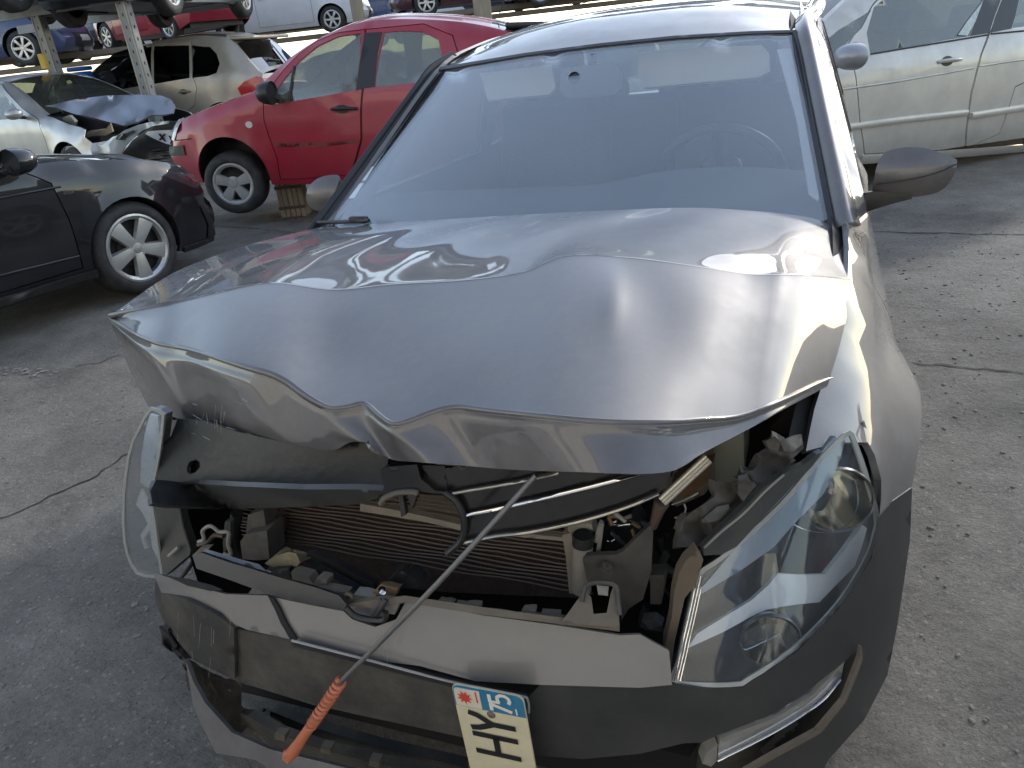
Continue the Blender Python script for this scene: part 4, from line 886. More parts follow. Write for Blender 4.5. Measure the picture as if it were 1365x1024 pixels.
# shell behind the front: sides, doors, roof
W1 = [(1.47, .995), (1.8, 1.215), (2.05, 1.335), (2.4, 1.365), (2.42, .98)]; W2 = [(2.54, .985), (2.53, 1.365), (3.0, 1.35), (3.3, 1.26), (3.38, 1.02)]
D1 = [(1.22, .3), (1.2, .6), (1.2, .9), (1.3, .98), (1.75, 1.24), (2.0, 1.36), (2.45, 1.395), (2.48, .9), (2.46, .3)]
D2 = [(2.475, .3), (2.495, .9), (2.465, 1.395), (3.05, 1.38), (3.38, 1.29), (3.45, 1.0), (3.2, .75), (3.0, .68), (2.93, .3)]
H.shell(P_hero, [W1, W2], [D1, D2], h=.06)
WS = lambda off=0.: Y(lambda x, z: .98+.38*x*x+1.89*(z-.98)+off)
ws = [(424, 308), (500, 206), (583, 93), (700, 73), (800, 60), (900, 50), (1000, 44), (1062, 42), (1085, 130), (1105, 230), (1114, 290), (1060, 304), (900, 304), (700, 309), (560, 314)]
tp('windscreen', ws, WS(), M_screen, h=22, t=.005)
hd = hit([(576, 92), (640, 81), (700, 71.5), (800, 58.5), (900, 48.5), (1000, 42), (1067, 40)], WS(-.004))
xs = np.linspace(-1, 1, 7)
def rrow(y, hx, ze, zc): return [(a*hx, y+.06*abs(a)**2, ze+(zc-ze)*(1-abs(a)**2.4)) for a in xs]
rows = [hd, rrow(1.9, .585, 1.375, 1.425), rrow(2.1, .60, 1.405, 1.462), rrow(2.5, .61, 1.43, 1.485), rrow(3.1, .60, 1.415, 1.468), rrow(3.5, .57, 1.335, 1.385)]
adopt(gridsheet('roof', rows, P_hero, None, t=.01, nu=6, nv=5, view=(0, 2, 9)))
rows = [rrow(3.52, .55, 1.325, 1.375), rrow(3.66, .58, 1.2, 1.24), rrow(3.78, .62, 1.05, 1.07)]
adopt(gridsheet('rear_window', rows, M_glass, None, t=.004, view=(0, 6, 4)))
b = H.bodymb; H.cap(H.tail, 1, into=b); b.build('body', P_hero, ROOT, True, 50); H.under()
for sg in (-1, 1):                                  # screen pillars
    P = []
    top_, bot = hit([(578, 92), (1065, 41)], WS(-.01)), hit([(420, 306), (1116, 292)], WS(-.01))
    i = 0 if sg < 0 else 1
    a, q = Vector(bot[i]), Vector(top_[i]); n = Vector((sg*.75, -.4, .3)).normalized()
    L = [a+(q-a)*t for t in np.linspace(-.04, 1.0, 9)]; k_ = .75 if sg > 0 else .35
    L2 = L+[Vector((sg*.575, 1.93, 1.385)), Vector((sg*.592, 2.1, 1.405)), Vector((sg*.60, 2.5, 1.432)), Vector((sg*.595, 3.1, 1.418))]
    if sg < 0: L2 = L2[:10]
    rows = [[tuple(p+Vector((-sg*.012*k_, 0, 0))) for p in L2], [tuple(p+Vector((sg*.02*k_, -.012, .014))) for p in L2], [tuple(p+Vector((sg*.045*k_, .01, .012))) for p in L2], [tuple(p+Vector((sg*.065*k_, .06, -.008))) for p in L2]]
    adopt(gridsheet('windscreen_pillar', rows, P_hero if sg > 0 else M_trim, None, t=.01, nu=4, nv=4, view=(sg*4, -3, 3)))
    rows = [[tuple(p+Vector((-sg*.03, .004, -.002))) for p in L], [tuple(p+Vector((-sg*.008, -.006, .004))) for p in L]]
    adopt(gridsheet('windscreen_seal', rows, M_trim, None, t=.004, nu=3, nv=3, view=(0, -3, 3)))
tp('screen_header', [(583, 90), (700, 70.5), (800, 57.5), (900, 47.5), (1000, 41.5), (1064, 39.5), (1064, 43), (1000, 45), (900, 51), (800, 61), (700, 74), (582, 94)], WS(-.008), M_trim, h=10)
tp('shade_band', [(470, 245), (545, 140), (585, 95), (612, 91), (585, 125), (548, 150), (512, 190)], WS(.012), M_trim, h=10)
tp('screen_pale_band', [(1036, 66), (1056, 64), (1080, 160), (1096, 255), (1090, 268), (1078, 258), (1062, 160)], WS(.015), mat('pale_band_grey', (.5, .52, .52), .6), h=10)  # pale band down the right side of the windscreen
for q in ([(478, 224), (498, 222), (487, 240), (468, 242)], [(466, 246), (485, 244), (472, 264), (455, 265)]): tp('windscreen_sticker', q, WS(.008), mat('pale_sticker', (.82, .88, .84), .6, var=.3, vs=60), h=8, t=.001)
ts('wiper', [(424, 297), (455, 296), (492, 294)], WS(-.03), .006, M_trim); ad(MB().rbox(tuple(hit([(478, 293)], WS(-.03))[0]), (.06, .02, .02), .006), 'wiper_clip', M_trim)

# cabin
rows = [[(x, 1.0+.38*x*x, .955) for x in np.linspace(-.68, .68, 7)], [(x, 1.25+.2*x*x, .985) for x in np.linspace(-.7, .7, 7)], [(x, 1.5, .985+.055*math.exp(-((x-.36)/.16)**2)) for x in np.linspace(-.72, .72, 7)], [(x, 1.58, .95+.05*math.exp(-((x-.36)/.16)**2)) for x in np.linspace(-.72, .72, 7)], [(x, 1.6, .7) for x in np.linspace(-.72, .72, 7)]]
M_dash = mat('dashboard_grey', (.10, .11, .12), .75, var=.2, bump=.2, bscale=300)
adopt(gridsheet('dashboard', rows, M_dash, None, t=.01, view=(0, 0, 6)))
cw = Vector((.37, 1.72, .955)); A = Matrix.Translation(cw) @ Matrix.Rotation(math.radians(-62), 4, 'X')
sw = MB(); sw.lathe([(.185+.016*math.cos(t), .016*math.sin(t)) for t in np.linspace(0, 6.2832, 13)], A, 40); s_ = ad(sw, 'steering_wheel', M_trim)
mb = MB().rbox(tuple(cw), (.13, .05, .13), .03)
for k in (0, math.pi, -math.pi/2): mb.tube([tuple(cw), tuple(A @ Vector((.185*math.cos(k), .185*math.sin(k), 0)))], .016, 6)
ad(mb, 'wheel_hub', M_trim, s_)
M_seat2 = mat('grey_seat_fabric', (.06, .065, .075), .85, var=.3, bump=.3, bscale=200)
for x in (-.37, .37):
    R = Matrix.Rotation(math.radians(-16), 3, 'X'); mb = MB().rbox((x, 2.0, .52), (.5, .5, .16), .06).rbox((x, 2.32, .86), (.48, .13, .66), .06, R)
    s_ = ad(mb, 'seat', M_seat2); ad(MB().rbox((x, 2.42, 1.235), (.27, .1, .17), .045, R), 'headrest', M_seat2, s_); m2 = MB()
    for d in (-.06, .06): m2.tube([(x+d, 2.39, 1.1), (x+d, 2.41, 1.2)], .007, 6)
    ad(m2, 'headrest_post', M_chrome, s_)
mb = MB().rbox((0, 3.0, .52), (1.3, .5, .16), .06).rbox((0, 3.3, .8), (1.3, .14, .6), .06, Matrix.Rotation(math.radians(-18), 3, 'X'))
s_ = ad(mb, 'rear_seat', M_seat2)
for x in (-.4, .0, .4): ad(MB().rbox((x, 3.38, 1.12), (.25, .09, .12), .04), 'headrest', M_seat2, s_)
M_visor = mat('visor_cloth', (.66, .62, .54), .85, var=.1)
tp('sun_visor', [(850, 70), (900, 65), (1015, 60), (1026, 72), (1026, 95), (1012, 103), (930, 110), (858, 117), (850, 100)], Y(lambda x, z: 1.83+.4*(z-1.3)), M_visor, h=12, t=.02)
tp('sun_visor', [(640, 98), (735, 86), (740, 118), (732, 126), (650, 134)], Y(lambda x, z: 1.83+.4*(z-1.3)), M_visor, h=12, t=.02)
tp('rear_view_mirror', [(748, 92), (815, 83), (826, 90), (828, 118), (818, 127), (755, 131), (746, 122)], YC(1.68), mat('mirror_casing', (.10, .105, .11), .5), h=10, t=.025); ad(MB().tube([tuple(U(790, 86, y=1.68)), tuple(U(791, 74, y=1.70))], .012, 8), 'mirror_stem', M_trim)
ad(MB().lathe([(.001, 0), (.018, 0), (.018, .008)], Matrix.Translation(tuple(hit([(766, 105)], WS(.02))[0])) @ Matrix.Rotation(math.radians(62), 4, 'X'), 16), 'rain_sensor', M_trim)
mb = MB().box((0, 2.3, .3), (1.5, 2.5, .05)); ad(mb, 'cabin_floor', M_dark); 
rows = [[(x, y, z) for x in np.linspace(-.56, .56, 5)] for y, z in ((1.84, 1.36), (2.1, 1.39), (2.6, 1.42), (3.2, 1.40), (3.5, 1.32))]
adopt(gridsheet('headliner', rows, mat('headliner_cloth', (.42, .42, .4), .9, var=.1), None, t=.004, view=(0, 2, -3)))

# ---------------- bonnet: feature lines traced in the photo, each with its distance along the car
def fl(pts, n=45):
    """feature line (px, py, y) -> n points in space, evenly spread in the picture"""
    q = cr([(a, b, c) for a, b, c in pts], 8); d = np.r_[0, np.cumsum(np.hypot(*np.diff(q[:, :2], axis=0).T))]
    t = np.linspace(0, d[-1], n); q = np.stack([np.interp(t, d, q[:, k]) for k in range(3)], 1)
    return [tuple(U(a, b, y=c)) for a, b, c in q]
rear = [(426, 303, 1.12), (500, 298, 1.07), (600, 292, 1.01), (700, 286, .985), (800, 281, .975), (919, 277, .985), (1000, 281, 1.02), (1060, 287, 1.08), (1112, 296, 1.14)]
val1 = [(330, 327, .91), (440, 318, .93), (560, 310, .93), (680, 302, .92), (790, 298, .90), (900, 297, .91), (1000, 303, .95), (1070, 311, 1.0), (1119, 313, 1.05)]
val2 = [(235, 362, .66), (380, 346, .73), (520, 337, .77), (640, 329, .79), (760, 323, .80), (860, 326, .82), (960, 333, .86), (1050, 338, .91), (1128, 342, .93)]
rid = [(146, 421, 0.425), (203, 409, 0.41), (239, 402.5, 0.42), (300, 388, 0.415), (365, 377, 0.435), (444, 386, 0.445), (523, 379, 0.455), (600, 375, 0.455), (660, 369, 0.455), (703, 361, 0.46), (757, 341, 0.495), (844, 344, 0.505), (928, 355, 0.525), (1003, 366, 0.565), (1060, 366, 0.615), (1135, 372, 0.8)]
fla1 = [(146.3, 422, .422), (225, 424, .36), (320, 418, .37), (440, 416, .37), (560, 412, .38), (680, 405, .40), (790, 395, .42), (845, 402, .40), (930, 410, .46), (1030, 412, .58), (1131, 410, .73)]
fla2 = [(146.6, 423, .419), (210, 440, .26), (300, 453, .23), (420, 472, .19), (540, 488, .17), (660, 480, .19), (780, 470, .22), (860, 478, .25), (930, 480, .33), (1020, 478, .46), (1119, 462, .59)]
cre = [(147, 424, .415), (195, 453, .17), (254, 467, .13), (326, 489, .10), (373, 504, .085), (413, 532, .075), (448, 547, .07), (476, 540, .07), (492, 542, .065), (523, 567, .062), (575, 552, .07), (607, 544, .075), (660, 550, .075), (788, 563, .085), (881, 565, .14), (935, 562, .21), (998, 554, .305), (1106, 505, .47)]
lip1 = [(150, 436, .39), (195, 475, .143), (254, 490, .108), (326, 512, .078), (373, 525, .065), (413, 549, .058), (448, 560, .055), (476, 556, .054), (492, 559, .052), (523, 580, .050), (575, 570, .053), (607, 564, .056), (660, 570, .056), (788, 583, .065), (881, 585, .118), (940, 575, .2), (1000, 561, .30), (1105, 509, .462)]
bot = [(197, 541, .10), (239, 559, .085), (300, 576, .065), (341, 585, .055), (400, 594, .05), (442, 602, .048), (452, 594, .048), (465, 590, .048), (485, 590, .048), (500, 596, .047), (515, 611, .046), (555, 616, .045), (620, 621, .045), (680, 626, .047), (760, 629, .058), (885, 630, .105), (940, 602, .19), (1000, 571, .29), (1050, 543, .37), (1103, 515, .455)]
lip2 = [(172, 490, .25), (200, 515, .11), (254, 532, .087), (326, 553, .062), (400, 572, .053), (450, 580, .05), (490, 580, .049), (520, 596, .048), (575, 598, .047), (640, 602, .047), (720, 608, .05), (800, 612, .066), (885, 612, .109), (945, 592, .195), (1003, 566, .295), (1104, 512, .458)]
def flpx(pts, n=45):
    q = cr([(a, b) for a, b, c in pts], 8); d = np.r_[0, np.cumsum(np.hypot(*np.diff(q, axis=0).T))]; t = np.linspace(0, d[-1], n)
    return np.stack([np.interp(t, d, q[:, k]) for k in range(2)], 1)
def slope_row(pts, ref, deg, dent=lambda x, y: 0.):
    """the traced line laid on planes that fall towards the nose by `deg` from the reference row"""
    out = []
    for j, ((px, py), R) in enumerate(zip(flpx(pts), ref)):
        d = rays([(px, py)])[0]; tn = math.tan(math.radians(deg(px) if callable(deg) else deg))
        t = (R[2]+dent(px, py)-CAM[2]+tn*(CAM[1]-R[1]))/(d[2]-tn*d[1]); out.append(tuple(CAM+d*t))
    return out
def dent(x, y):
    g = lambda cx, cy, sx, sy, a: a*math.exp(-((x-cx)/sx)**2-((y-cy)/sy)**2)
    xr, xl = 1036-(y-364)*.757, 222-(y-405)*.55                     # the two pressed lines at the sides of the bonnet
    e = min(1, max(0, (y-372)/40))
    v = -.00010*max(0, x-xr)*e-.00016*max(0, xl-x)*e
    k = (x-(803+(y-345)*.45))                                       # the fold that runs down from the peak
    v += (.005*math.exp(-(k/26)**2) if k < 0 else .005*math.exp(-(k/9)**2))*min(1, max(0, (470-y)/60))*min(1, max(0, (y-342)/25))
    return v+g(868, 436, 34, 30, -.010)+g(800, 405, 30, 30, .003)+g(950, 420, 50, 45, .004)+g(455, 480, 50, 50, -.006)+g(330, 440, 60, 45, .004)+g(620, 480, 70, 50, .004)+g(540, 450, 30, 45, -.003)
R_rid = fl(rid); sl = lambda x: 11+1.0*math.sin(x*.013+1)
R_cre = slope_row(cre, R_rid, sl, dent); lipdeg = lambda x: 67+4*math.sin(x*.021)
R_rear = fl([(a, b, c+.02) for a, b, c in rear])
def back_row(pts, seed):
    out = []
    for j, ((px, py), A, B) in enumerate(zip(flpx(pts), R_rear, R_rid)):
        k = (B[2]-A[2])/max(.05, A[1]-B[1]); d = rays([(px, py)])[0]
        bump_ = .0035*math.sin(px*.019+seed)+.0025*math.sin(px*.041+seed*2.3)-.009*math.exp(-((px-850)/70)**2)
        t = (A[2]+bump_-CAM[2]+k*(A[1]-CAM[1]))/(d[2]+k*d[1]); q = CAM+d*t; lim = (min(A[1], B[1]), max(A[1], B[1]))
        out.append(tuple(q) if lim[0]-.1 < q[1] < lim[1]+.1 else tuple(U(px, py, y=(A[1]+B[1])/2)))
    return out
rows = [R_rear, back_row(val1, .6), back_row(val2, 2.), R_rid, slope_row(fla1, R_rid, sl, dent), slope_row(fla2, R_rid, sl, dent), R_cre, slope_row(lip1, R_cre, lipdeg), slope_row(lip2, R_cre, lipdeg), slope_row(bot, R_cre, lipdeg)]
mid_ = lambda A, B, t: [tuple(np.array(a)+(np.array(b)-np.array(a))*t) for a, b in zip(A, B)]
rows = rows[:3]+[mid_(rows[2], rows[3], .86), rows[3], mid_(rows[3], rows[4], .12), rows[4], rows[5], mid_(rows[5], rows[6], .9), rows[6], mid_(rows[6], rows[7], .4)]+rows[7:]     # tight pairs of rows keep the two folds crisp
adopt(gridsheet('bonnet', rows, P_hero, None, t=.006, nu=3, nv=6))
# scratches on its lip
M_scr = mat('bare_scratch', (.30, .29, .27), .6)
BL = Y(lambda x, z: .045+.0*x)
def scratches(n, box_, g, lean=.2, ln=(6, 18), seed=1, wd=.0003):
    rr = random.Random(seed); mb = MB()
    for k in range(n):
        x, y = rr.uniform(box_[0], box_[2]), rr.uniform(box_[1], box_[3]); l = rr.uniform(*ln); a = rr.gauss(lean, .12)
        P = hit([(x, y), (x+l*math.sin(a), y+l*math.cos(a))], g); d = (CAM-P)*.004; mb.tube([tuple(p) for p in P+d], wd*rr.uniform(.5, 1.6), 4)
    ad(mb, 'scratch', M_scr)['kind'] = 'stuff'

# ---------------- wing, headlamps, bumper
def SE(off=0., lean=.35, z0=.62, tuck=.22):
    def g(P):
        x, y, z = P.T; A, B = .90-off, .87-off
        yy = y-lean*np.clip(z-z0, 0, 1)-tuck*np.clip(.40-z, 0, 1)-.05*np.clip(z-.48, 0, .14)
        return 1-(np.abs(x)/A)**2.6-(np.clip(.85-yy, 0, 3)/B)**2.6
    return g
fog = [(1149, 861), (1121, 886), (1065, 930), (1021, 956), (962, 977), (936, 990), (930, 1045), (985, 1045), (1024, 1009), (1088, 974), (1124, 933), (1146, 877)]
skin = [(894, 912), (940, 917), (990, 916), (1060, 872), (1120, 812), (1164, 744), (1172, 690), (1190, 668), (1216, 650), (1213, 720), (1206, 770), (1196, 835), (1183, 900), (1152, 960), (1105, 1012), (1085, 1050), (985, 1050), (1024, 1009), (1088, 974), (1124, 933), (1146, 877), (1149, 861), (1121, 886), (1065, 930), (1021, 956), (962, 977), (936, 990), (911, 991), (853, 1005), (777, 1012), (700, 1006), (706, 960), (704, 930), (721, 912), (853, 916)]
tp('bumper', skin, SE(.006), M_bump, h=13, t=.002)
ret = [(207, 768), (240, 798), (312, 838), (386, 852), (489, 878), (600, 907), (703, 929), (706, 960), (700, 1006), (612, 982), (418, 940), (315, 908), (262, 882), (240, 868), (222, 838), (206, 800)]
tp('bumper_strip', ret, SE(.004), M_bumpdirty, h=12, t=.006)
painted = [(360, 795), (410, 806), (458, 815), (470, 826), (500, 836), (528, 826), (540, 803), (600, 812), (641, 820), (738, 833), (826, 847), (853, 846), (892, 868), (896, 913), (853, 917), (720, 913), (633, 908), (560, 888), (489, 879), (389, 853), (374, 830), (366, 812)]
tp('bumper_front', painted, SE(-.012, .30, .50), mat('lit_bumper_paint', (.21, .20, .19), .38, metal=.3, coat=.8, var=.12, vs=4, dust=(.28, .26, .22), dustamt=.3, dscale=9, coatr=.05), h=11, t=.006)  # body paint lightened to carry the bright reflection on this strip
left = [(204, 764), (225, 770), (262, 782), (300, 792), (357, 794), (366, 812), (374, 830), (386, 852), (330, 840), (290, 820), (250, 800), (215, 790)]
tp('bumper_corner', left, SE(-.012, .30, .50), P_hero_d, h=10, t=.006)
tp('bumper_rub', [(215, 790), (250, 800), (290, 820), (312, 838), (313, 905), (285, 893), (255, 876), (232, 850), (214, 815)], SE(-.004), M_bumpdirty, h=10, t=.006)
tp('number_plate_recess', [(390, 855), (489, 881), (600, 910), (703, 931), (702, 937), (600, 916), (489, 887), (388, 861)], SE(-.010), M_trim, h=9)
ts('recess_edge', [(389, 854), (489, 879.5), (600, 908.5), (690, 927), (703, 933), (705, 950)], SE(-.014), .0022, mat('worn_edge', (.3, .29, .28), .5))
tp('slot', [(222, 768), (250, 772), (285, 781), (297, 787), (280, 788), (250, 781)], SE(-.017, .30, .50), M_dark, h=8, t=.002)
tp('torn_edge', [(212, 835), (225, 848), (234, 862), (228, 868), (218, 858)], SE(-.012), M_dark, h=6)
tp('crack_mark', [(357, 795), (366, 812), (374, 831), (388, 854), (396, 853), (381, 829), (373, 811), (364, 797)], SE(-.017, .30, .50), M_dark, h=6, t=.002)
# upper rim of the bumper and what is bolted to it
RIM = SE(.0, 1.2, .655)
tp('bumper_rim', [(256, 740), (266, 736), (300, 748), (340, 760), (380, 772), (420, 783), (452, 794), (462, 806), (458, 815), (410, 806), (360, 793), (300, 771), (262, 758)], SE(-.006, .6, .65), M_bump, h=9, t=.01)
tp('rim_highlight', [(268, 737), (275, 732), (318, 745), (345, 752), (362, 768), (340, 763), (300, 751)], SE(.02, 1.2, .65), P_hero, h=8)
tp('rim_edge', [(458, 806), (500, 812), (538, 803), (600, 813), (641, 819), (738, 831), (826, 842), (826, 832), (738, 822), (641, 809), (540, 794), (520, 797)], SE(.012, 1.1, .66), M_beige, h=8, t=.01)
tp('rim_bracket', c2((830, 775), (850, 750), (900, 680), (930, 640), (955, 670), (965, 740), (1020, 735), (1035, 660), (1050, 615), (1070, 720), (1072, 785), (1060, 795)), SE(.0, 1., .66), M_beige, h=6, t=.012)
ts('bracket_wire', c2((918, 690), (925, 650), (940, 620), (990, 610), (1055, 622), (1066, 680), (1074, 745)), SE(-.008, 1., .66), .0035, M_grey)
tp('clip', c2((978, 620), (1028, 625), (1025, 665), (985, 660)), SE(.01, 1., .66), M_pale, h=5, t=.01)
for q in (((325, 680), (385, 682), (378, 712), (320, 705)), ((670, 720), (730, 722), (722, 748), (664, 742)), ((395, 700), (500, 705), (498, 725), (400, 718)), ((750, 740), (830, 745), (825, 765), (752, 760))): tp('rim_tab', c2(*q), SE(.03, 1.2, .66), M_beige, h=6, t=.012)
for nm, m, t_, of, q in (('broken_strut', M_blackpl, .015, .09, ((360, 500), (470, 465), (640, 555), (800, 640), (960, 715), (935, 765), (850, 790), (700, 720), (480, 590))),
        ('broken_strut', M_blackpl, .015, .07, ((430, 650), (490, 590), (760, 740), (880, 800), (820, 830), (600, 730))),
        ('foam_block', mat('soiled_foam', (.22, .18, .10), .9, var=.6, vs=30, bump=.4), .04, .06, ((75, 550), (160, 490), (270, 455), (330, 470), (362, 540), (340, 570), (220, 590), (120, 570))),
        ('bracket', M_beige, .02, .035, ((460, 730), (490, 670), (580, 680), (572, 742), (500, 745))), ('bracket', M_beige, .015, .028, ((495, 742), (600, 755), (745, 785), (720, 815), (640, 800), (520, 790))),
        ('bracket', M_pale, .02, .03, ((790, 800), (860, 805), (950, 830), (925, 892), (830, 880), (800, 850))), ('rusty_bracket', M_rust, .02, .04, ((940, 790), (1010, 715), (1150, 750), (1105, 850), (1000, 830))),
        ('dark_bracket', M_trim, .03, .05, ((90, 665), (140, 600), (270, 590), (290, 680), (200, 690))), ('soiled_bracket', M_beige, .02, .045, ((285, 620), (430, 660), (470, 720), (300, 680))),
        ('hose_end', M_blackpl, .03, .08, ((1060, 690), (1180, 610), (1290, 680), (1325, 750), (1160, 750))), ('latch_tray', mat('smoked_plastic', (.09, .085, .1), .4), .02, .02, ((740, 890), (860, 870), (930, 905), (1040, 950), (1030, 990), (900, 985), (800, 940))),
        ('pale_rim', M_beige, .012, .02, ((580, 840), (720, 825), (730, 890), (640, 880))), ('pale_rim', M_pale, .012, .018, ((1030, 850), (1160, 860), (1120, 960), (1050, 950)))):
    tp(nm, kr(*q), SE(of, .9, .66), m, h=6, t=t_)
ts('latch_loop', kr((730, 820), (735, 795), (760, 795), (780, 815), (770, 840)), SE(.015, .9, .66), .004, M_steel)
ts('tray_edge', kr((730, 900), (800, 965), (900, 995), (1030, 1000), (1050, 940)), SE(.0, .9, .66), .005, M_blackpl)
for x_ in (960, 990): ts('latch_post', kr((x_+60, 840), (x_-20, 960)), SE(.0, .9, .66), .005, M_blackpl)
ad(MB().lathe([(.002, .0), (.007, 0), (.007, .004)], Matrix.Translation(tuple(hit(kr((1028, 760)), SE(.03, .9, .66))[0])) @ Matrix.Rotation(math.pi/2, 4, 'X'), 12), 'bolt', M_chrome)
# lower mouth and lip
MOUTH = SE(.10)
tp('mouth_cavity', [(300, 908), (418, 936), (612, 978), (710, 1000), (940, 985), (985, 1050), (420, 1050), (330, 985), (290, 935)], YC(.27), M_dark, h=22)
tp('mouth_side', c4((215, 372), (262, 395), (330, 430), (440, 560), (470, 620), (420, 660), (300, 550), (240, 460)), SE(.05), M_bumpdirty, h=9, t=.01)
tp('lower_grille_frame', c4((205, 370), (250, 400), (300, 430), (345, 520), (440, 590), (600, 680), (780, 745), (1000, 800), (1365, 880), (1365, 900), (980, 830), (760, 775), (560, 740), (400, 670), (290, 550), (230, 450)), SE(.02, 0), M_bumpdirty, h=8, t=.02)
tp('lower_lip', c4((208, 368), (240, 460), (290, 550), (400, 672), (560, 742), (760, 790), (1000, 850), (1300, 905), (1300, 960), (700, 920), (500, 785), (335, 757), (290, 670), (240, 560)), SE(-.004, 0, .62, -.4), P_hero, h=9, t=.008)
tp('grille_bar', c4((325, 440), (440, 470), (440, 560), (470, 590), (430, 600), (400, 500)), SE(.05, 0), M_bumpdirty, h=8, t=.015)
tp('grille_bar', c4((530, 570), (700, 640), (1000, 730), (1365, 815), (1365, 850), (1000, 775), (700, 690), (520, 620)), SE(.07, 0), M_bumpdirty, h=9, t=.02)
for q in ((600, 690), (790, 745), (990, 800)): tp('grille_tab', c4((q[0]-22, q[1]-14), (q[0]+20, q[1]-6), (q[0]+18, q[1]+18), (q[0]-24, q[1]+10)), SE(.0, 0), M_beige, h=5, t=.015)
tp('bumper_side', c4((100, 232), (135, 245), (150, 300), (190, 350), (215, 378), (190, 372), (150, 330), (120, 290)), SE(-.01), M_trim, h=6, t=.01)
# fog lamp in its recess
tp('fog_recess', offs(fog, 3), SE(.05), M_bumpdirty, h=10, t=.004)
tp('fog_trim', c6((985, 345), (975, 400), (900, 590), (780, 730), (560, 850), (440, 920), (470, 925), (580, 862), (800, 742), (915, 600), (990, 410)), SE(-.004), M_beige, h=6, t=.006)
f_ = tp('fog_lamp', c6((335, 780), (450, 740), (600, 690), (760, 590), (905, 420), (890, 500), (800, 600), (640, 710), (470, 800), (330, 870)), SE(.02), mat('daylight_lens', (.50, .51, .52), .18, metal=.5, coat=1), h=7, t=.015)
ts('lamp_edge', c6((330, 868), (470, 800), (640, 708), (800, 600), (890, 500)), SE(.016), .002, M_chrome, f_)
tp('lamp_lens', c6((340, 770), (450, 725), (600, 670), (760, 570), (912, 405), (905, 425), (760, 592), (600, 692), (450, 742), (335, 790)), SE(.015), M_pale, f_, h=6, t=.006)
tp('fog_housing', c6((260, 880), (280, 830), (330, 790), (325, 870), (300, 895)), SE(.02), M_pale, h=6, t=.02)
tp('fog_bracket', c6((540, 840), (640, 740), (700, 700), (705, 770), (600, 830)), SE(.035), M_grey, h=6, t=.01)
# right headlamp
HL = lambda off=0.: SE(off, .62, .5)
lens = [(896, 909), (905, 870), (918, 810), (928, 766), (960, 742), (1000, 708), (1040, 670), (1075, 630), (1105, 597), (1133, 574), (1146, 598), (1160, 640), (1173, 690), (1170, 715), (1158, 748), (1120, 808), (1060, 868), (1000, 908), (985, 915), (940, 916)]
lens = [tuple(p) for p in cr(lens, 3, True)]; hl = tp('headlight', offs(lens, -1), HL(.075), mat('headlamp_bowl', (.06, .065, .07), .35, coat=.6, var=.3), h=10, t=.02)
tp('lens', lens, HL(.0), M_lens, hl, h=9, t=.003)
tp('lens_rim', lens, HL(-.002), mat('aged_lens_edge', (.30, .31, .29), .35, coat=.6), hl, holes=[offs(lens, -6)], h=7, t=.004)
tp('lens_flange', [(896, 909), (905, 870), (918, 810), (928, 766), (934, 770), (924, 812), (912, 872), (904, 912)], HL(-.006), mat('aged_lens_edge', (0, 0, 0)), hl, h=6, t=.008)
for k in range(3): ts('lens_ridge', [(899+k*4, 908), (908+k*4, 868), (921+k*4, 810), (930+k*4, 768)], HL(-.012), .0012, M_chrome, hl)
blade = c3((270, 895), (300, 850), (380, 800), (470, 745), (520, 700), (552, 662), (620, 666), (700, 664), (760, 590), (815, 512), (828, 522), (812, 580), (790, 640), (735, 695), (680, 752), (620, 757), (560, 766), (515, 775), (480, 790), (380, 845))
tp('reflector_blade', blade, HL(.03), mat('reflector_white', (.86, .87, .88), .35, metal=.1, coat=.6, var=.05), hl, h=7, t=.01)
tp('sky_reflection_band', c3((282, 738), (330, 690), (440, 560), (560, 430), (660, 320), (725, 235), (760, 250), (735, 340), (690, 420), (600, 510), (540, 580), (440, 650), (300, 735)), HL(.012), mat('sky_reflection_blue', (.36, .42, .50), .3, metal=.6, var=.08), hl, h=8, t=.008)  # sky reflected on the lens's top bevel, painted as a blue-grey band
def bowl(px, r_px, off, nm, col):
    P = hit([px], HL(off))[0]; d = np.linalg.norm(P-CAM); r = r_px/F0*d; ax = Vector((.25, -1, .12)).normalized(); A = Matrix.Translation(tuple(P)) @ ax.to_track_quat('Z', 'Y').to_matrix().to_4x4()
    mb = MB().lathe([(r, .03), (r*.97, .032), (r*.93, .02), (r*.75, -.01), (r*.45, -.03), (.012, -.036)], A, 32); o = ad(mb, nm, col, hl)
    ad(MB().lathe([(.001, .0), (.006, -.003), (.008, -.014), (.008, -.035)], A, 12), 'bulb', mat('bulb_glass', (.7, .6, .42), .1, coat=1), hl)
    ad(MB().lathe([(r*1.0, .032), (r*1.05, .034), (r*1.06, .026)], A, 32), 'bowl_ring', mat('bowl_edge', (.16, .17, .18), .3, metal=.6), hl)
bowl((1110, 656), 40, .05, 'main_reflector', mat('reflector_chrome', (.6, .58, .5), .12, metal=1))
bowl((1022, 838), 34, .05, 'indicator_reflector', mat('reflector_chrome', (0, 0, 0)))
tp('headlamp_strip', c3((510, 600), (545, 600), (560, 700), (580, 800), (540, 900), (518, 925), (515, 800), (500, 690)), HL(.04), mat('beige_reflection', (.38, .34, .25), .3, metal=.3), hl, h=7, t=.004)  # upright beige reflection painted as a strip inside the lamp
tp('indicator_lens', c3((430, 870), (440, 850), (500, 820), (548, 815), (556, 850), (500, 880), (450, 895)), HL(.035), M_lens, hl, h=6, t=.004)
ts('lens_line', c3((430, 872), (440, 890), (460, 896), (556, 850)), HL(.032), .0012, M_chrome, hl); ts('lens_line', c3((600, 510), (640, 528), (700, 535), (760, 515), (792, 470), (800, 420), (790, 370)), HL(.012), .0012, M_chrome, hl)
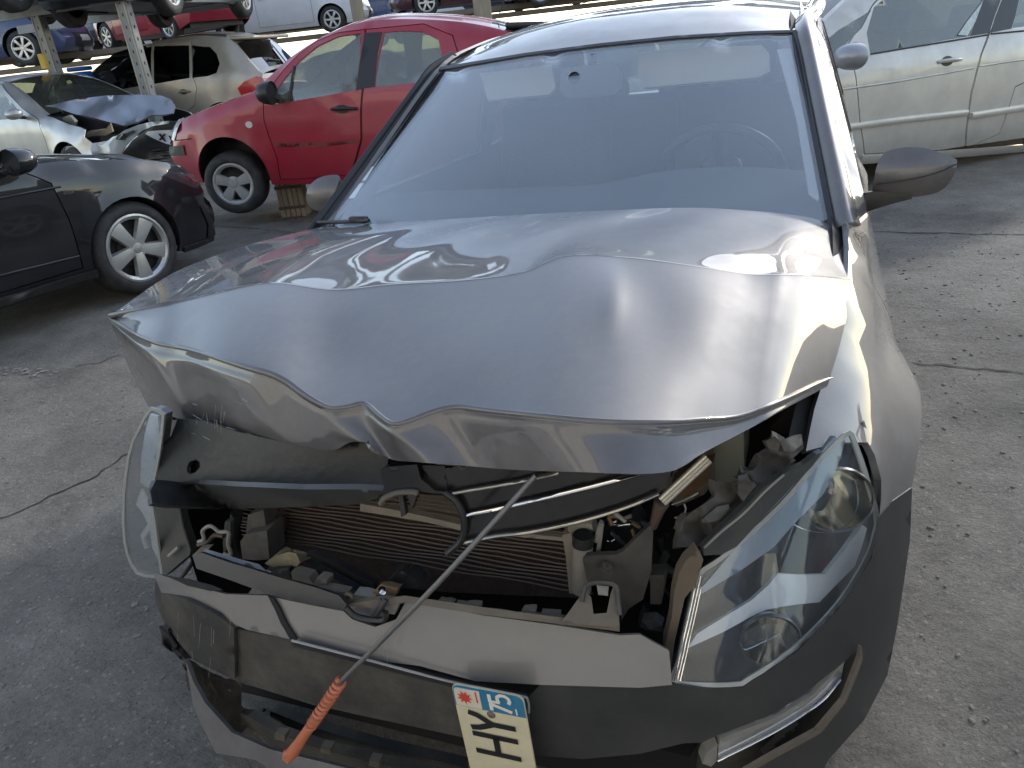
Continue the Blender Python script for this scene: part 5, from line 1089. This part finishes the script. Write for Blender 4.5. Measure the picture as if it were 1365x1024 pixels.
# wing edge and dark gap
tp('wing_gap', [(1136, 572), (1150, 562), (1163, 600), (1166, 650), (1172, 688), (1160, 640), (1148, 600)], Y(lambda x, z: .50+0*x), M_dark, h=8)
ts('wing_edge', [(1150, 562), (1161, 600), (1163, 650)], Y(lambda x, z: .49+0*x), .003, M_pale)
# left headlamp, seen edge-on
LH = lambda off=0.: Y(lambda x, z: .10+off+.35*np.clip(-x-.45, 0, 1))
ll = c1((205, 80), (175, 120), (150, 170), (120, 230), (98, 310), (85, 400), (77, 500), (76, 600), (82, 690), (95, 750), (115, 800), (140, 838), (180, 852), (222, 856), (265, 850), (255, 780), (240, 690), (228, 590), (215, 520), (208, 465), (228, 400), (248, 300), (262, 200), (270, 112), (240, 88))
h2 = tp('headlight', offs(ll, -2), LH(.05), mat('headlamp_bowl_pale', (.14, .15, .155), .3, metal=.3, coat=.5), h=8, t=.02)
tp('lens', ll, LH(), M_lens, h2, h=8, t=.003)
tp('lens_rim', ll, LH(-.002), mat('aged_lens_edge', (0, 0, 0)), h2, holes=[offs(ll, -3.5)], h=6, t=.004)
tp('reflector_blade', c1((165, 300), (180, 200), (205, 110), (240, 120), (248, 200), (235, 330), (212, 450), (185, 440), (160, 420)), LH(.03), mat('lamp_sheet', (.60, .68, .76), .3, metal=.2), h2, h=6)
tp('headlamp_strip', c1((140, 520), (165, 450), (190, 500), (225, 580), (240, 700), (255, 800), (215, 720), (200, 620), (170, 560)), LH(.02), mat('reflector_white', (0, 0, 0)), h2, h=6)
tp('headlamp_strip', c1((160, 660), (200, 600), (205, 630), (175, 680), (195, 720), (180, 725)), LH(.025), mat('reflector_white', (0, 0, 0)), h2, h=6)
tp('headlight_side', c1((215, 530), (335, 525), (350, 600), (390, 720), (385, 750), (270, 848), (255, 790), (240, 690), (226, 590)), YC(.16, .3), mat('grey_lamp_case', (.06, .062, .06), .5, dust=(.16, .15, .13), dustamt=.3, dscale=9), h=8, t=.02)
ts('case_rib', c1((338, 530), (355, 620), (388, 725)), YC(.152, .3), .003, M_grey); ad(MB().tube([tuple(p) for p in hit(c1((290, 755), (335, 715)), YC(.15, .3))], .004, 6), 'case_clip', M_pale)

# ---------------- behind the broken nose
bay = MB(); V = [(-.6, .62, .27), (.66, .62, .27), (.66, .62, .86), (-.6, .62, .86), (-.42, .16, .27), (.5, .16, .27)]
V += [(-.56, .19, .27), (-.62, .62, .27), (-.62, .62, .86), (-.54, .19, .74)]; bay.add(V, [(0, 1, 2, 3), (0, 4, 5, 1), (6, 7, 8, 9)]); ad(bay, 'engine_bay', mat('grimy_engine_bay', (.016, .015, .014), .85, var=.6, vs=12), smooth=False)
COV = Y(lambda x, z: .05+.45*x*x+.45*(z-.76))
cov = c1((215, 465), (232, 410), (250, 320), (270, 240), (300, 210), (330, 130), (450, 140), (600, 190), (800, 235), (1010, 270), (1100, 225), (1200, 240), (1290, 310), (1275, 380), (1262, 460), (1150, 455), (900, 455), (600, 440), (400, 425))
tp('slam_panel_cover', cov, COV, M_blackpl, h=10, t=.008, holes=[c1((372, 350), (385, 325), (410, 316), (430, 328), (432, 350), (415, 372), (388, 384), (372, 372))])
tp('hole_liner', c1((368, 350), (382, 320), (410, 312), (436, 328), (436, 352), (415, 378), (386, 388), (368, 375)), Y(lambda x, z: .075+.45*x*x+.45*(z-.76)), M_dark, h=6)
tp('cover_lip', c1((205, 462), (232, 408), (400, 424), (600, 438), (900, 452), (1150, 452), (1264, 458), (1240, 490), (1150, 520), (900, 532), (590, 541), (400, 532), (215, 516)), Y(lambda x, z: .045+.45*x*x-.7*(z-.755)), mat('cover_lip_plastic', (.035, .036, .038), .35, dust=DUST, dustamt=.2, dscale=7), h=8, t=.008)
tp('crash_panel', c1((268, 235), (300, 140), (345, 130), (460, 160), (640, 205), (720, 225), (600, 225), (430, 215), (330, 215)), Y(lambda x, z: .13+.45*x*x+.3*(z-.76)), M_beige, h=8, t=.01)
ts('panel_bolt', c1((350, 185), (362, 172), (378, 172), (386, 184), (376, 194), (360, 194), (350, 186)), Y(lambda x, z: .11+.45*x*x+.3*(z-.76)), .003, M_steel); ts('panel_clip', c1((430, 165), (432, 190), (450, 192)), Y(lambda x, z: .11+.45*x*x+.3*(z-.76)), .003, M_dark)
GR = lambda off=0.: Y(lambda x, z: .055+off+.45*x*x+.1*(z-.7))
grl = tp('grille', c2((350, 140), (480, 110), (640, 120), (900, 140), (1285, 140), (1270, 190), (1240, 240), (1100, 300), (900, 360), (700, 400), (560, 415), (430, 445), (440, 340), (400, 280), (372, 245)), GR(), M_gloss, h=9, t=.01)
for px_, wd in ((((378, 242), (520, 218), (640, 198), (720, 180), (820, 158)), .0026), (((442, 330), (560, 308), (720, 270), (900, 228), (1050, 190), (1160, 160)), .0036), (((425, 447), (560, 418), (700, 402), (900, 360), (1100, 300), (1235, 243)), .003)): ts('chrome_strip', c2(*px_), GR(-.008), wd, M_chrome if wd > .003 else mat('dull_chrome', (.42, .40, .36), .35, metal=.8), grl)
tp('broken_grille', c2((85, 145), (110, 132), (235, 122), (250, 180), (310, 230), (350, 235), (360, 245), (270, 235), (200, 232), (130, 250), (88, 280), (95, 200)), GR(-.01), M_gloss, h=7, t=.012)
tp('broken_grille', c2((255, 125), (350, 128), (365, 240), (320, 228), (275, 180)), GR(.0), M_gloss, h=7, t=.012)
ts('badge_ring', c2((85, 285), (100, 262), (150, 240), (210, 235), (240, 240)), GR(-.012), .005, M_beige)
ts('badge_ring', c2((350, 235), (395, 270), (425, 330), (432, 390), (415, 440), (385, 470), (360, 490)), GR(-.01), .006, M_blackpl)
for q in (((155, 245), (175, 245), (190, 330), (170, 340)), ((195, 250), (235, 245), (215, 310))): tp('broken_clip', c2(*q), GR(.01), M_blackpl, h=6, t=.01)
# radiator
M_fin = mat('radiator_fins', (.045, .027, .022), .8, var=.7, vs=60, stretch=(8, 1, .6), bump=.5, bscale=200)
RY = .20
rad = tp('radiator', [(352, 676), (372, 676), (480, 676), (540, 686), (615, 701), (690, 712), (756, 721), (762, 760), (770, 797), (600, 790), (440, 775), (352, 745)], YC(RY+.012), M_fin, h=16, t=.02)
M_tube = mat('radiator_tube', (.11, .088, .075), .5, metal=.3, var=.5, vs=14)
for k in range(22):
    z = .757-.0093*k; mb = MB(); pts = [(x, RY+.003*math.sin(x*31+k), z+.0005*math.sin(x*14+k*1.7)-.010*(x-.3)) for x in np.linspace(-.40, .335, 14)]; mb.tube(pts, .0015, 5); ad(mb, 'tube', M_tube, rad)
tp('radiator_top', c2((0, 285), (120, 305), (260, 335), (420, 372), (560, 395), (850, 425), (850, 440), (560, 412), (415, 395), (250, 355), (0, 315)), YC(RY-.012), mat('dull_aluminium', (.33, .30, .26), .55, metal=.3, var=.4, vs=20), h=8, t=.02)
tp('radiator_side', c2((835, 412), (875, 405), (880, 480), (905, 660), (865, 655), (850, 500)), YC(RY-.014), MATS['dull_aluminium'], h=8, t=.03)
P0, P1 = U(*c2((922, 425))[0], y=RY-.03), U(*c2((915, 640))[0], y=RY-.03)
d_ = ad(MB().tube([tuple(P0), tuple(P0+(P1-P0)*.1), tuple(P1)], [.0155, .0165, .0165], 20), 'dryer', MATS['dull_aluminium']); ad(MB().tube([tuple(P0+(P0-P1)*.06), tuple(P0+(P1-P0)*.12)], [.016, .0175], 20), 'dryer_cap', M_blackpl, d_)
ad(MB().tube([tuple(U(*c2((870, 380))[0], y=RY)), tuple(U(*c2((970, 370))[0], y=RY))], .012, 10), 'pipe', M_pale); ts('pipe_bracket', c2((975, 440), (985, 400), (1000, 360), (985, 480)), YC(RY-.02), .004, M_pale)
tp('panel', c2((250, 245), (340, 250), (410, 300), (420, 345), (330, 330), (225, 300)), YC(RY+.01), M_beige, h=7, t=.01); tp('panel', c2((20, 270), (150, 245), (165, 310), (30, 290)), YC(RY+.01), M_grey, h=7, t=.01)
tp('side_tank', c1((735, 545), (790, 555), (795, 660), (745, 655)), YC(RY-.01), mat('copper_tank', (.22, .13, .08), .6, metal=.4, var=.5, vs=20), h=7, t=.03)
tp('box', c1((615, 690), (640, 655), (735, 640), (748, 770), (690, 775), (625, 770)), YC(.13), M_grey, h=8, t=.05); tp('box', c1((650, 570), (720, 545), (735, 640), (640, 650)), YC(.15), M_grey, h=8, t=.04)
ts('hose_clamp', c1((425, 690), (450, 680), (445, 640), (480, 618), (520, 645), (562, 648), (560, 700), (572, 750), (540, 745)), YC(.12), .004, M_pale); ts('hose_clamp', c1((425, 705), (470, 690), (500, 660), (540, 665)), YC(.13), .005, M_steel)
tp('bracket', c1((545, 600), (570, 598), (572, 700), (540, 745), (535, 700)), YC(.14), M_grey, h=6, t=.01); tp('guide', c1((400, 750), (430, 720), (480, 715), (455, 740), (415, 765)), YC(.10), M_beige, h=6, t=.01)
ad(MB().tube([tuple(hit(c1(q), YC(.17))[0]) for q in ((600, 560), (585, 640), (590, 720), (610, 760))], .012, 10), 'hose', M_blackpl)
rr = random.Random(21)
for k in range(16):                                     # hoses and looms hanging in the dark of the bay
    if k < 6: x, y = rr.uniform(235, 345), rr.uniform(690, 745)
    else: x, y = rr.uniform(800, 900), rr.uniform(640, 840)
    ts('hose', [(x, y), (x+rr.uniform(-18, 18), y+rr.uniform(10, 30)), (x+rr.uniform(-30, 30), y+rr.uniform(25, 55))], YC(.26+.1*rr.random()), rr.uniform(.003, .008), rr.choice((M_blackpl, M_blackpl, M_trim, M_grey)))
# right of the radiator
tp('duct_panel', c2((922, 520), (935, 500), (1060, 495), (1090, 480), (1150, 420), (1200, 372), (1212, 400), (1205, 560), (1170, 680), (1110, 720), (1080, 770), (1070, 640), (1055, 612), (940, 605)), Y(lambda x, z: .15+.25*(x-.35)), mat('sooty_plastic', (.05, .047, .045), .6, dust=(.17, .15, .12), dustamt=.5, dscale=10), h=8, t=.01)
ad(MB().lathe([(.002, 0), (.009, 0), (.011, .006)], Matrix.Translation(tuple(hit(c2((1022, 540)), Y(lambda x, z: .145+.25*(x-.35)))[0])) @ Matrix.Rotation(math.pi/2, 4, 'X'), 14), 'bolt', M_grey)
tp('connector', c2((1195, 580), (1258, 580), (1258, 615), (1245, 700), (1200, 700), (1200, 620)), YC(.20), M_grey, h=6, t=.03); tp('connector', c2((1165, 770), (1215, 765), (1250, 790), (1200, 805)), YC(.17), M_grey, h=6, t=.02)
tp('pump', c2((1000, 400), (1040, 340), (1120, 330), (1160, 400), (1100, 450), (1000, 490)), YC(.24), M_trim, h=7, t=.05)
rr = random.Random(8)
for k in range(9):
    x, y = rr.uniform(1030, 1210), rr.uniform(310, 420); ts('wire', c2((x, y), (x+rr.uniform(-40, 40), y+rr.uniform(-20, 40)), (x+rr.uniform(-60, 60), y+rr.uniform(0, 80))), YC(.19+.03*rr.random()), rr.uniform(.0015, .004), rr.choice((M_chrome, M_trim, M_trim, M_rust, M_pale)))
tp('battery_box', ke((545, 352), (640, 310), (737, 280), (737, 560), (700, 640), (640, 690), (545, 690)), YC(.42), mat('battery_grey', (.36, .36, .28), .6, var=.15), h=9, t=.12)
lb_ = tp('battery_label', ke((205, 655), (262, 500), (400, 420), (545, 350), (548, 600), (480, 680), (300, 760)), Y(lambda x, z: .40-.05*(x-.5)), mat('label_grey', (.24, .21, .17), .6, var=.5, vs=14), h=8, t=.004)
def letters(txt, p0, p1, g, hgt, m, nm, parent, adoptit=True):
    cu = bpy.data.curves.new(nm, 'FONT'); cu.body = txt; cu.size = 1; cu.extrude = .01; to = bpy.data.objects.new(nm, cu); SC.collection.objects.link(to)
    dg = bpy.context.evaluated_depsgraph_get(); me = bpy.data.meshes.new_from_object(to.evaluated_get(dg)); bpy.data.objects.remove(to)
    A = np.empty(len(me.vertices)*3); me.vertices.foreach_get('co', A); A = A.reshape(-1, 3); wd = A[:, 0].max()
    a, b = hit([p0, p1], g); ex = Vector(b-a); L = ex.length; ex.normalize(); ny = Vector((0, -1, 0)); uz = ny.cross(ex)*1; uz = (uz if uz.z > 0 else -uz).normalized(); n = ex.cross(uz).normalized()
    P = np.array([tuple(Vector(a)+ex*(v[0]/wd*L)+uz*(v[1]/.7*hgt)+n*(.002+v[2]*.05)) for v in A]); me.vertices.foreach_set('co', P.ravel()); me.update(); me.materials.append(m)
    o = bpy.data.objects.new(nm, me); SC.collection.objects.link(o); return adopt(o, parent)
letters('XPI', ke((262, 565))[0], ke((445, 462))[0], Y(lambda x, z: .396-.05*(x-.5)), .026, M_trim, 'lettering', lb_)
tp('label_edge', ke((215, 640), (262, 500), (270, 500), (235, 640)), YC(.37), M_pale, h=6, t=.003)
a, q = U(*ke((505, 445))[0], y=.22), U(*ke((205, 725))[0], y=.17)
mb = MB(); e_ = Vector(q-a).normalized().cross(Vector((0, 1, 0))).normalized()
for k in (-1, 0, 1): mb.tube([tuple(Vector(a)+e_*k*.005), tuple(Vector(q)+e_*k*.005)], .0042, 8)
ad(mb, 'aluminium_bar', mat('raw_aluminium', (.62, .58, .47), .3, metal=.7, var=.15, vs=20)); ad(MB().tube([tuple(U(*ke((205, 730))[0], y=.17)), tuple(U(*ke((180, 790))[0], y=.17)), tuple(U(*ke((150, 890))[0], y=.18))], [.012, .009, .006], 8), 'bar_joint', M_steel)
for pts in (((270, 745), (340, 720), (440, 670)), ((350, 740), (360, 770), (355, 795)), ((240, 720), (330, 640), (420, 560)), ((290, 830), (330, 825), (345, 835))): ts('wire', ke(*pts), YC(.2), .0015, M_pale)
tp('fuse_block', ke((270, 600), (420, 500), (540, 470), (500, 600), (380, 690), (300, 700)), YC(.33), M_rust, h=7, t=.03)
rel = lambda c_, s_: Y(lambda x, z: c_+s_*(x-.55)+.012*np.sin(x*95+z*40)+.010*np.sin(z*120-x*30)+.006*np.sin(x*210+z*170))
tp('lamp_bracket', ke((300, 1020), (330, 860), (400, 790), (480, 740), (550, 690), (560, 590), (640, 600), (690, 590), (720, 540), (800, 520), (850, 450), (940, 380), (960, 330), (1050, 300), (1115, 288), (1128, 380), (1060, 440), (1000, 520), (870, 620), (740, 760), (600, 880), (470, 1020)), rel(.24, .8), M_grey, h=4, t=.012)
tp('lamp_case', ke((470, 1023), (600, 890), (740, 765), (870, 630), (1000, 545), (1130, 485), (1210, 420), (1250, 400), (1190, 490), (1060, 620), (900, 790), (700, 1010), (640, 1070), (480, 1075)), Y(lambda x, z: .2+.75*(x-.55)), mat('lamp_case_smoke', (.05, .055, .055), .3, coat=.4, dust=(.2, .18, .15), dustamt=.4, dscale=9), h=8, t=.01)
ts('case_edge', ke((480, 1025), (600, 915), (740, 800), (870, 665), (1000, 550)), Y(lambda x, z: .19+.75*(x-.55)), .002, M_pale)
tp('lamp_case_side', c3((300, 590), (265, 625), (245, 660), (230, 720), (222, 800), (203, 880), (205, 930), (215, 985), (232, 870), (262, 740), (300, 690), (320, 620)), Y(lambda x, z: .13+.4*(x-.5)), mat('tan_seal', (.13, .10, .07), .7, var=.4, vs=15), h=7, t=.02)
for k, q in enumerate((((480, 830), (560, 760), (640, 740), (650, 800), (570, 850), (510, 860)), ((700, 560), (760, 540), (800, 640), (740, 720), (700, 680)), ((880, 330), (940, 300), (980, 340), (960, 400), (900, 380)), ((970, 330), (1110, 290), (1120, 350), (1060, 400), (1000, 400)))): tp('bracket_rib', ke(*q), rel(.22, .8), M_grey, h=5, t=.01)
tp('inner_wing', ke((900, 250), (1020, 130), (1220, 10), (1280, -10), (1230, 200), (1195, 330), (1100, 250), (1000, 290)), Y(lambda x, z: .55+.3*(x-.6)), mat('dim_inner_wing', (.05, .045, .04), .8, var=.6, vs=12), h=8, t=.01)
# front wing: hung from the side shell, one more sheet down to the lamp
H.wheel(.82, .29, .29, .19, 5, M_hubcap); H.wheel(3.29, .29, .29, .19, 5, M_hubcap)
# door mirrors
def para(xc, zc, y0, rx, rz, k): return Y(lambda x, z: y0+k*(((x-xc)/rx)**2+((z-zc)/rz)**2))
mr = k3((560, 880), (566, 800), (585, 735), (620, 690), (700, 671), (790, 674), (870, 695), (925, 718), (942, 735), (930, 790), (890, 850), (840, 880), (760, 895), (650, 897))
cM = U(1215, 230, y=1.32); o = tp('mirror', mr, para(cM[0]-.01, cM[2], 1.28, .12, .07, .05), P_hero, h=5, t=.03, smooth_poly=3)
tp('mirror_arm', k3((488, 882), (560, 872), (742, 872), (735, 905), (640, 930), (560, 955), (508, 975), (490, 930)), para(cM[0]-.1, cM[2]-.06, 1.30, .2, .06, .02), M_blackpl, o, h=6, t=.04)
ts('mirror_seam', k3((575, 838), (700, 822), (840, 790), (938, 748)), para(cM[0]-.01, cM[2], 1.276, .12, .07, .05), .0015, M_trim, o)
ml = k2((478, 740), (490, 705), (520, 678), (560, 665), (604, 668), (590, 720), (565, 770), (530, 798), (500, 790), (482, 770))
cL = U(428, 258, y=1.34); tp('mirror', ml, para(cL[0]+.02, cL[2], 1.30, .12, .07, .05), P_hero, h=5, t=.03, smooth_poly=3)
# hanging number plate
def plate():
    g = lambda P: P[:, 1]+.045
    tl, trr, bl = [Vector(q) for q in hit([(601, 911), (697, 929), (617, 1024)], g)]
    ex = (trr-tl); wd = ex.length; ex.normalize(); dn = (bl-tl).normalized(); dn = (dn-ex*dn.dot(ex)).normalized(); n = dn.cross(ex).normalized(); n = n if n.y < 0 else -n
    ln = wd*4.4
    def q(u, v, h=0.): return tuple(tl+ex*(u*wd)+dn*(v*wd)+n*h)
    def pol(name, pts, h, m, par, t=.001):
        P = [q(u, v, h) for u, v in pts]; B = [q(u, v, h-t) for u, v in pts]; k = len(P)
        return adopt(mk(name, P+B, [tuple(range(k)), tuple(range(2*k-1, k-1, -1))]+[(i, k+i, k+(i+1) % k, (i+1) % k) for i in range(k)], m, None, False), par)
    def rnd(u0, v0, u1, v1, r, cs=(1, 1, 1, 1)):
        o = []
        for (cx, cy, a), c in zip(((u0+r, v0+r, math.pi), (u1-r, v0+r, 1.5*math.pi), (u1-r, v1-r, 0), (u0+r, v1-r, .5*math.pi)), cs):
            if c: o += [(cx+r*math.cos(a+t), cy+r*math.sin(a+t)) for t in np.linspace(0, math.pi/2, 5)]
            else: o.append({0: (u0, v0), 1: (u1, v0), 2: (u1, v1), 3: (u0, v1)}[[math.pi, 1.5*math.pi, 0, .5*math.pi].index(a)])
        return o
    mcream = mat('plate_cream', (.60, .54, .36), .45, var=.1, vs=8, dust=(.3, .26, .18), dustamt=.35, dscale=16)
    pb = pol('number_plate', rnd(0, 0, 1, 4.4, .1), 0, mcream, None, .003)
    mb_ = mat('region_blue', (.008, .16, .30), .5, var=.1, dust=(.2, .2, .18), dustamt=.25, dscale=16)
    pol('blue_band', rnd(.008, .008, .992, .36, .095, (1, 1, 0, 0)), .001, mb_, pb); pol('badge_field', rnd(.03, .04, .395, .345, .05, (1, 0, 0, 0)), .002, mat('badge_white', (.62, .55, .44), .5), pb)
    st = []; 
    for k in range(18):
        a = 2*math.pi*k/18; r = .118 if k % 2 == 0 else .058; st.append((.175+r*math.cos(a+.1), .185+r*1.0*math.sin(a+.1)))
    P = [q(u, v, .003) for u, v in [(.175, .185)]+st]; adopt(mk('star', P, [(0, 1+i, 1+(i+1) % 18) for i in range(18)], mat('badge_red', (.55, .05, .03), .5), None, False), pb)
    pol('badge_text', [(.335, .06), (.35, .06), (.355, .24), (.34, .24)], .003, MATS['badge_red'], pb)
    w_ = mat('plate_digit', (.68, .66, .58), .5)
    def stroke(name, lines, th, m, h, gap=None):       # glyph drawn in a frame: s along reading (up the plate), t across
        mb = MB()
        for L_ in lines:
            L_ = [np.array(p, float) for p in L_]
            for i in range(len(L_)-1):
                a, b = L_[i], L_[i+1]; d = (b-a)/np.linalg.norm(b-a); nn_ = np.array([-d[1], d[0]])*th/2; e = d*(th*.0)
                hh = h+.00003*i
                mb.add([q(*(a-e+nn_), hh), q(*(b+e+nn_), hh), q(*(b+e-nn_), hh), q(*(a-e-nn_), hh)], [(0, 1, 2, 3)])
                if i: mb.add([q(*(a+np.array([math.cos(k), math.sin(k)])*th/2), hh+.00002) for k in np.linspace(0, 6.283, 13)[:-1]], [tuple(range(12))])
        return adopt(mb.build(name, m, None), pb)
    # digits read upwards: letter top points left (-u), reading direction is -v
    stroke('digit', [[(.535, .325), (.535, .215), (.82, .30)]], .052, w_, .002)
    arc = [(.655+.118*math.cos(a)+.03, .105-.085*math.sin(a)) for a in np.linspace(2.5, -2.5, 12)]
    stroke('digit', [[(.53, .05), (.53, .175), (.665, .165)], [(.655, .165), (.64, .12), (.645, .07), (.69, .035), (.755, .035), (.80, .065), (.81, .115), (.79, .165)]], .05, w_, .002)
    stroke('small_mark', [[(.88, .33), (.88, .22)]], .02, w_, .002)
    ink = mat('plate_ink', (.012, .012, .012), .5)
    stroke('letter_y', [[(.17, .445), (.29, .475), (.50, .60)], [(.17, .72), (.29, .70), (.50, .60)], [(.49, .60), (.82, .60)]], .088, ink, .0015)
    stroke('letter_h', [[(.17, .83), (.82, .83)], [(.17, 1.15), (.82, 1.15)], [(.5, .83), (.5, 1.15)]], .088, ink, .0015)
    A = Matrix.Translation(q(.5, .43, .0)) @ n.to_track_quat('Z', 'Y').to_matrix().to_4x4(); ad(MB().lathe([(.001, .003), (.003, .003), (.006, .0015), (.007, .0)], A, 14), 'rivet', M_beige, pb)
plate()
scratches(12, (262, 538, 300, 562), Y(lambda x, z: .04+0*x), 0, (5, 18), 3); scratches(8, (255, 525, 330, 585), Y(lambda x, z: .04+0*x), 1.1, (4, 14), 5); scratches(9, (232, 810, 310, 880), SE(-.012), -.05, (8, 40), 7, .00035); scratches(12, (500, 835, 530, 880), SE(-.016, .30, .50), -.05, (4, 20), 8)

# ---------------- rod with the orange coil, hanging out of the front
def rod():
    a, b, e = U(714, 634, y=.06), U(455, 908, y=-.055), U(384, 1012, y=-.075)
    mid = [a, a+(b-a)*.35+np.array([0, -.03, 0]), a+(b-a)*.7+np.array([0, -.02, .0]), b]; base = Vector(e)
    r = empty('hooked_rod', Matrix.Translation(base), 'thin grey metal rod with an orange coiled grip, hanging diagonally out of the broken front', 'rod')
    MB().tube([tuple(p-np.array(base)) for p in cr(mid, 5)]+[tuple(b+(e-b)*.8-np.array(base))], .0042, 10).build('shaft', mat('grey_rod', (.16, .16, .155), .4, metal=.6, dust=DUST, dustamt=.3, dscale=20), r, True)
    m = mat('orange_rubber', (.50, .15, .07), .55, var=.25, vs=30); ax = Vector(e-b); L = ax.length; ax.normalize(); u = ax.orthogonal().normalized(); v = ax.cross(u)
    pts = []
    for k in range(150):
        t = k/149; a_ = t*2*math.pi*11; pts.append(Vector(b)+ax*(t*L*.56)+(u*math.cos(a_)+v*math.sin(a_))*.0062-base)
    MB().tube(pts, .0047, 6).build('coil', m, r, True)
    s0 = Vector(b)+ax*(L*.54)-base
    MB().tube([s0, s0+ax*L*.12, s0+ax*L*.25, s0+ax*L*.36, s0+ax*L*.44], [.0085, .0088, .0098, .0112, .0085], 12).build('grip', m, r, True); t0 = s0+ax*L*.36
    MB().tube([t0, t0+Vector((-.012, -.004, -.003)), t0+Vector((-.016, -.004, -.014)), t0+Vector((-.008, -.006, -.02))], [.006, .007, .0065, .005], 10).build('knob', m, r, True)
rod()
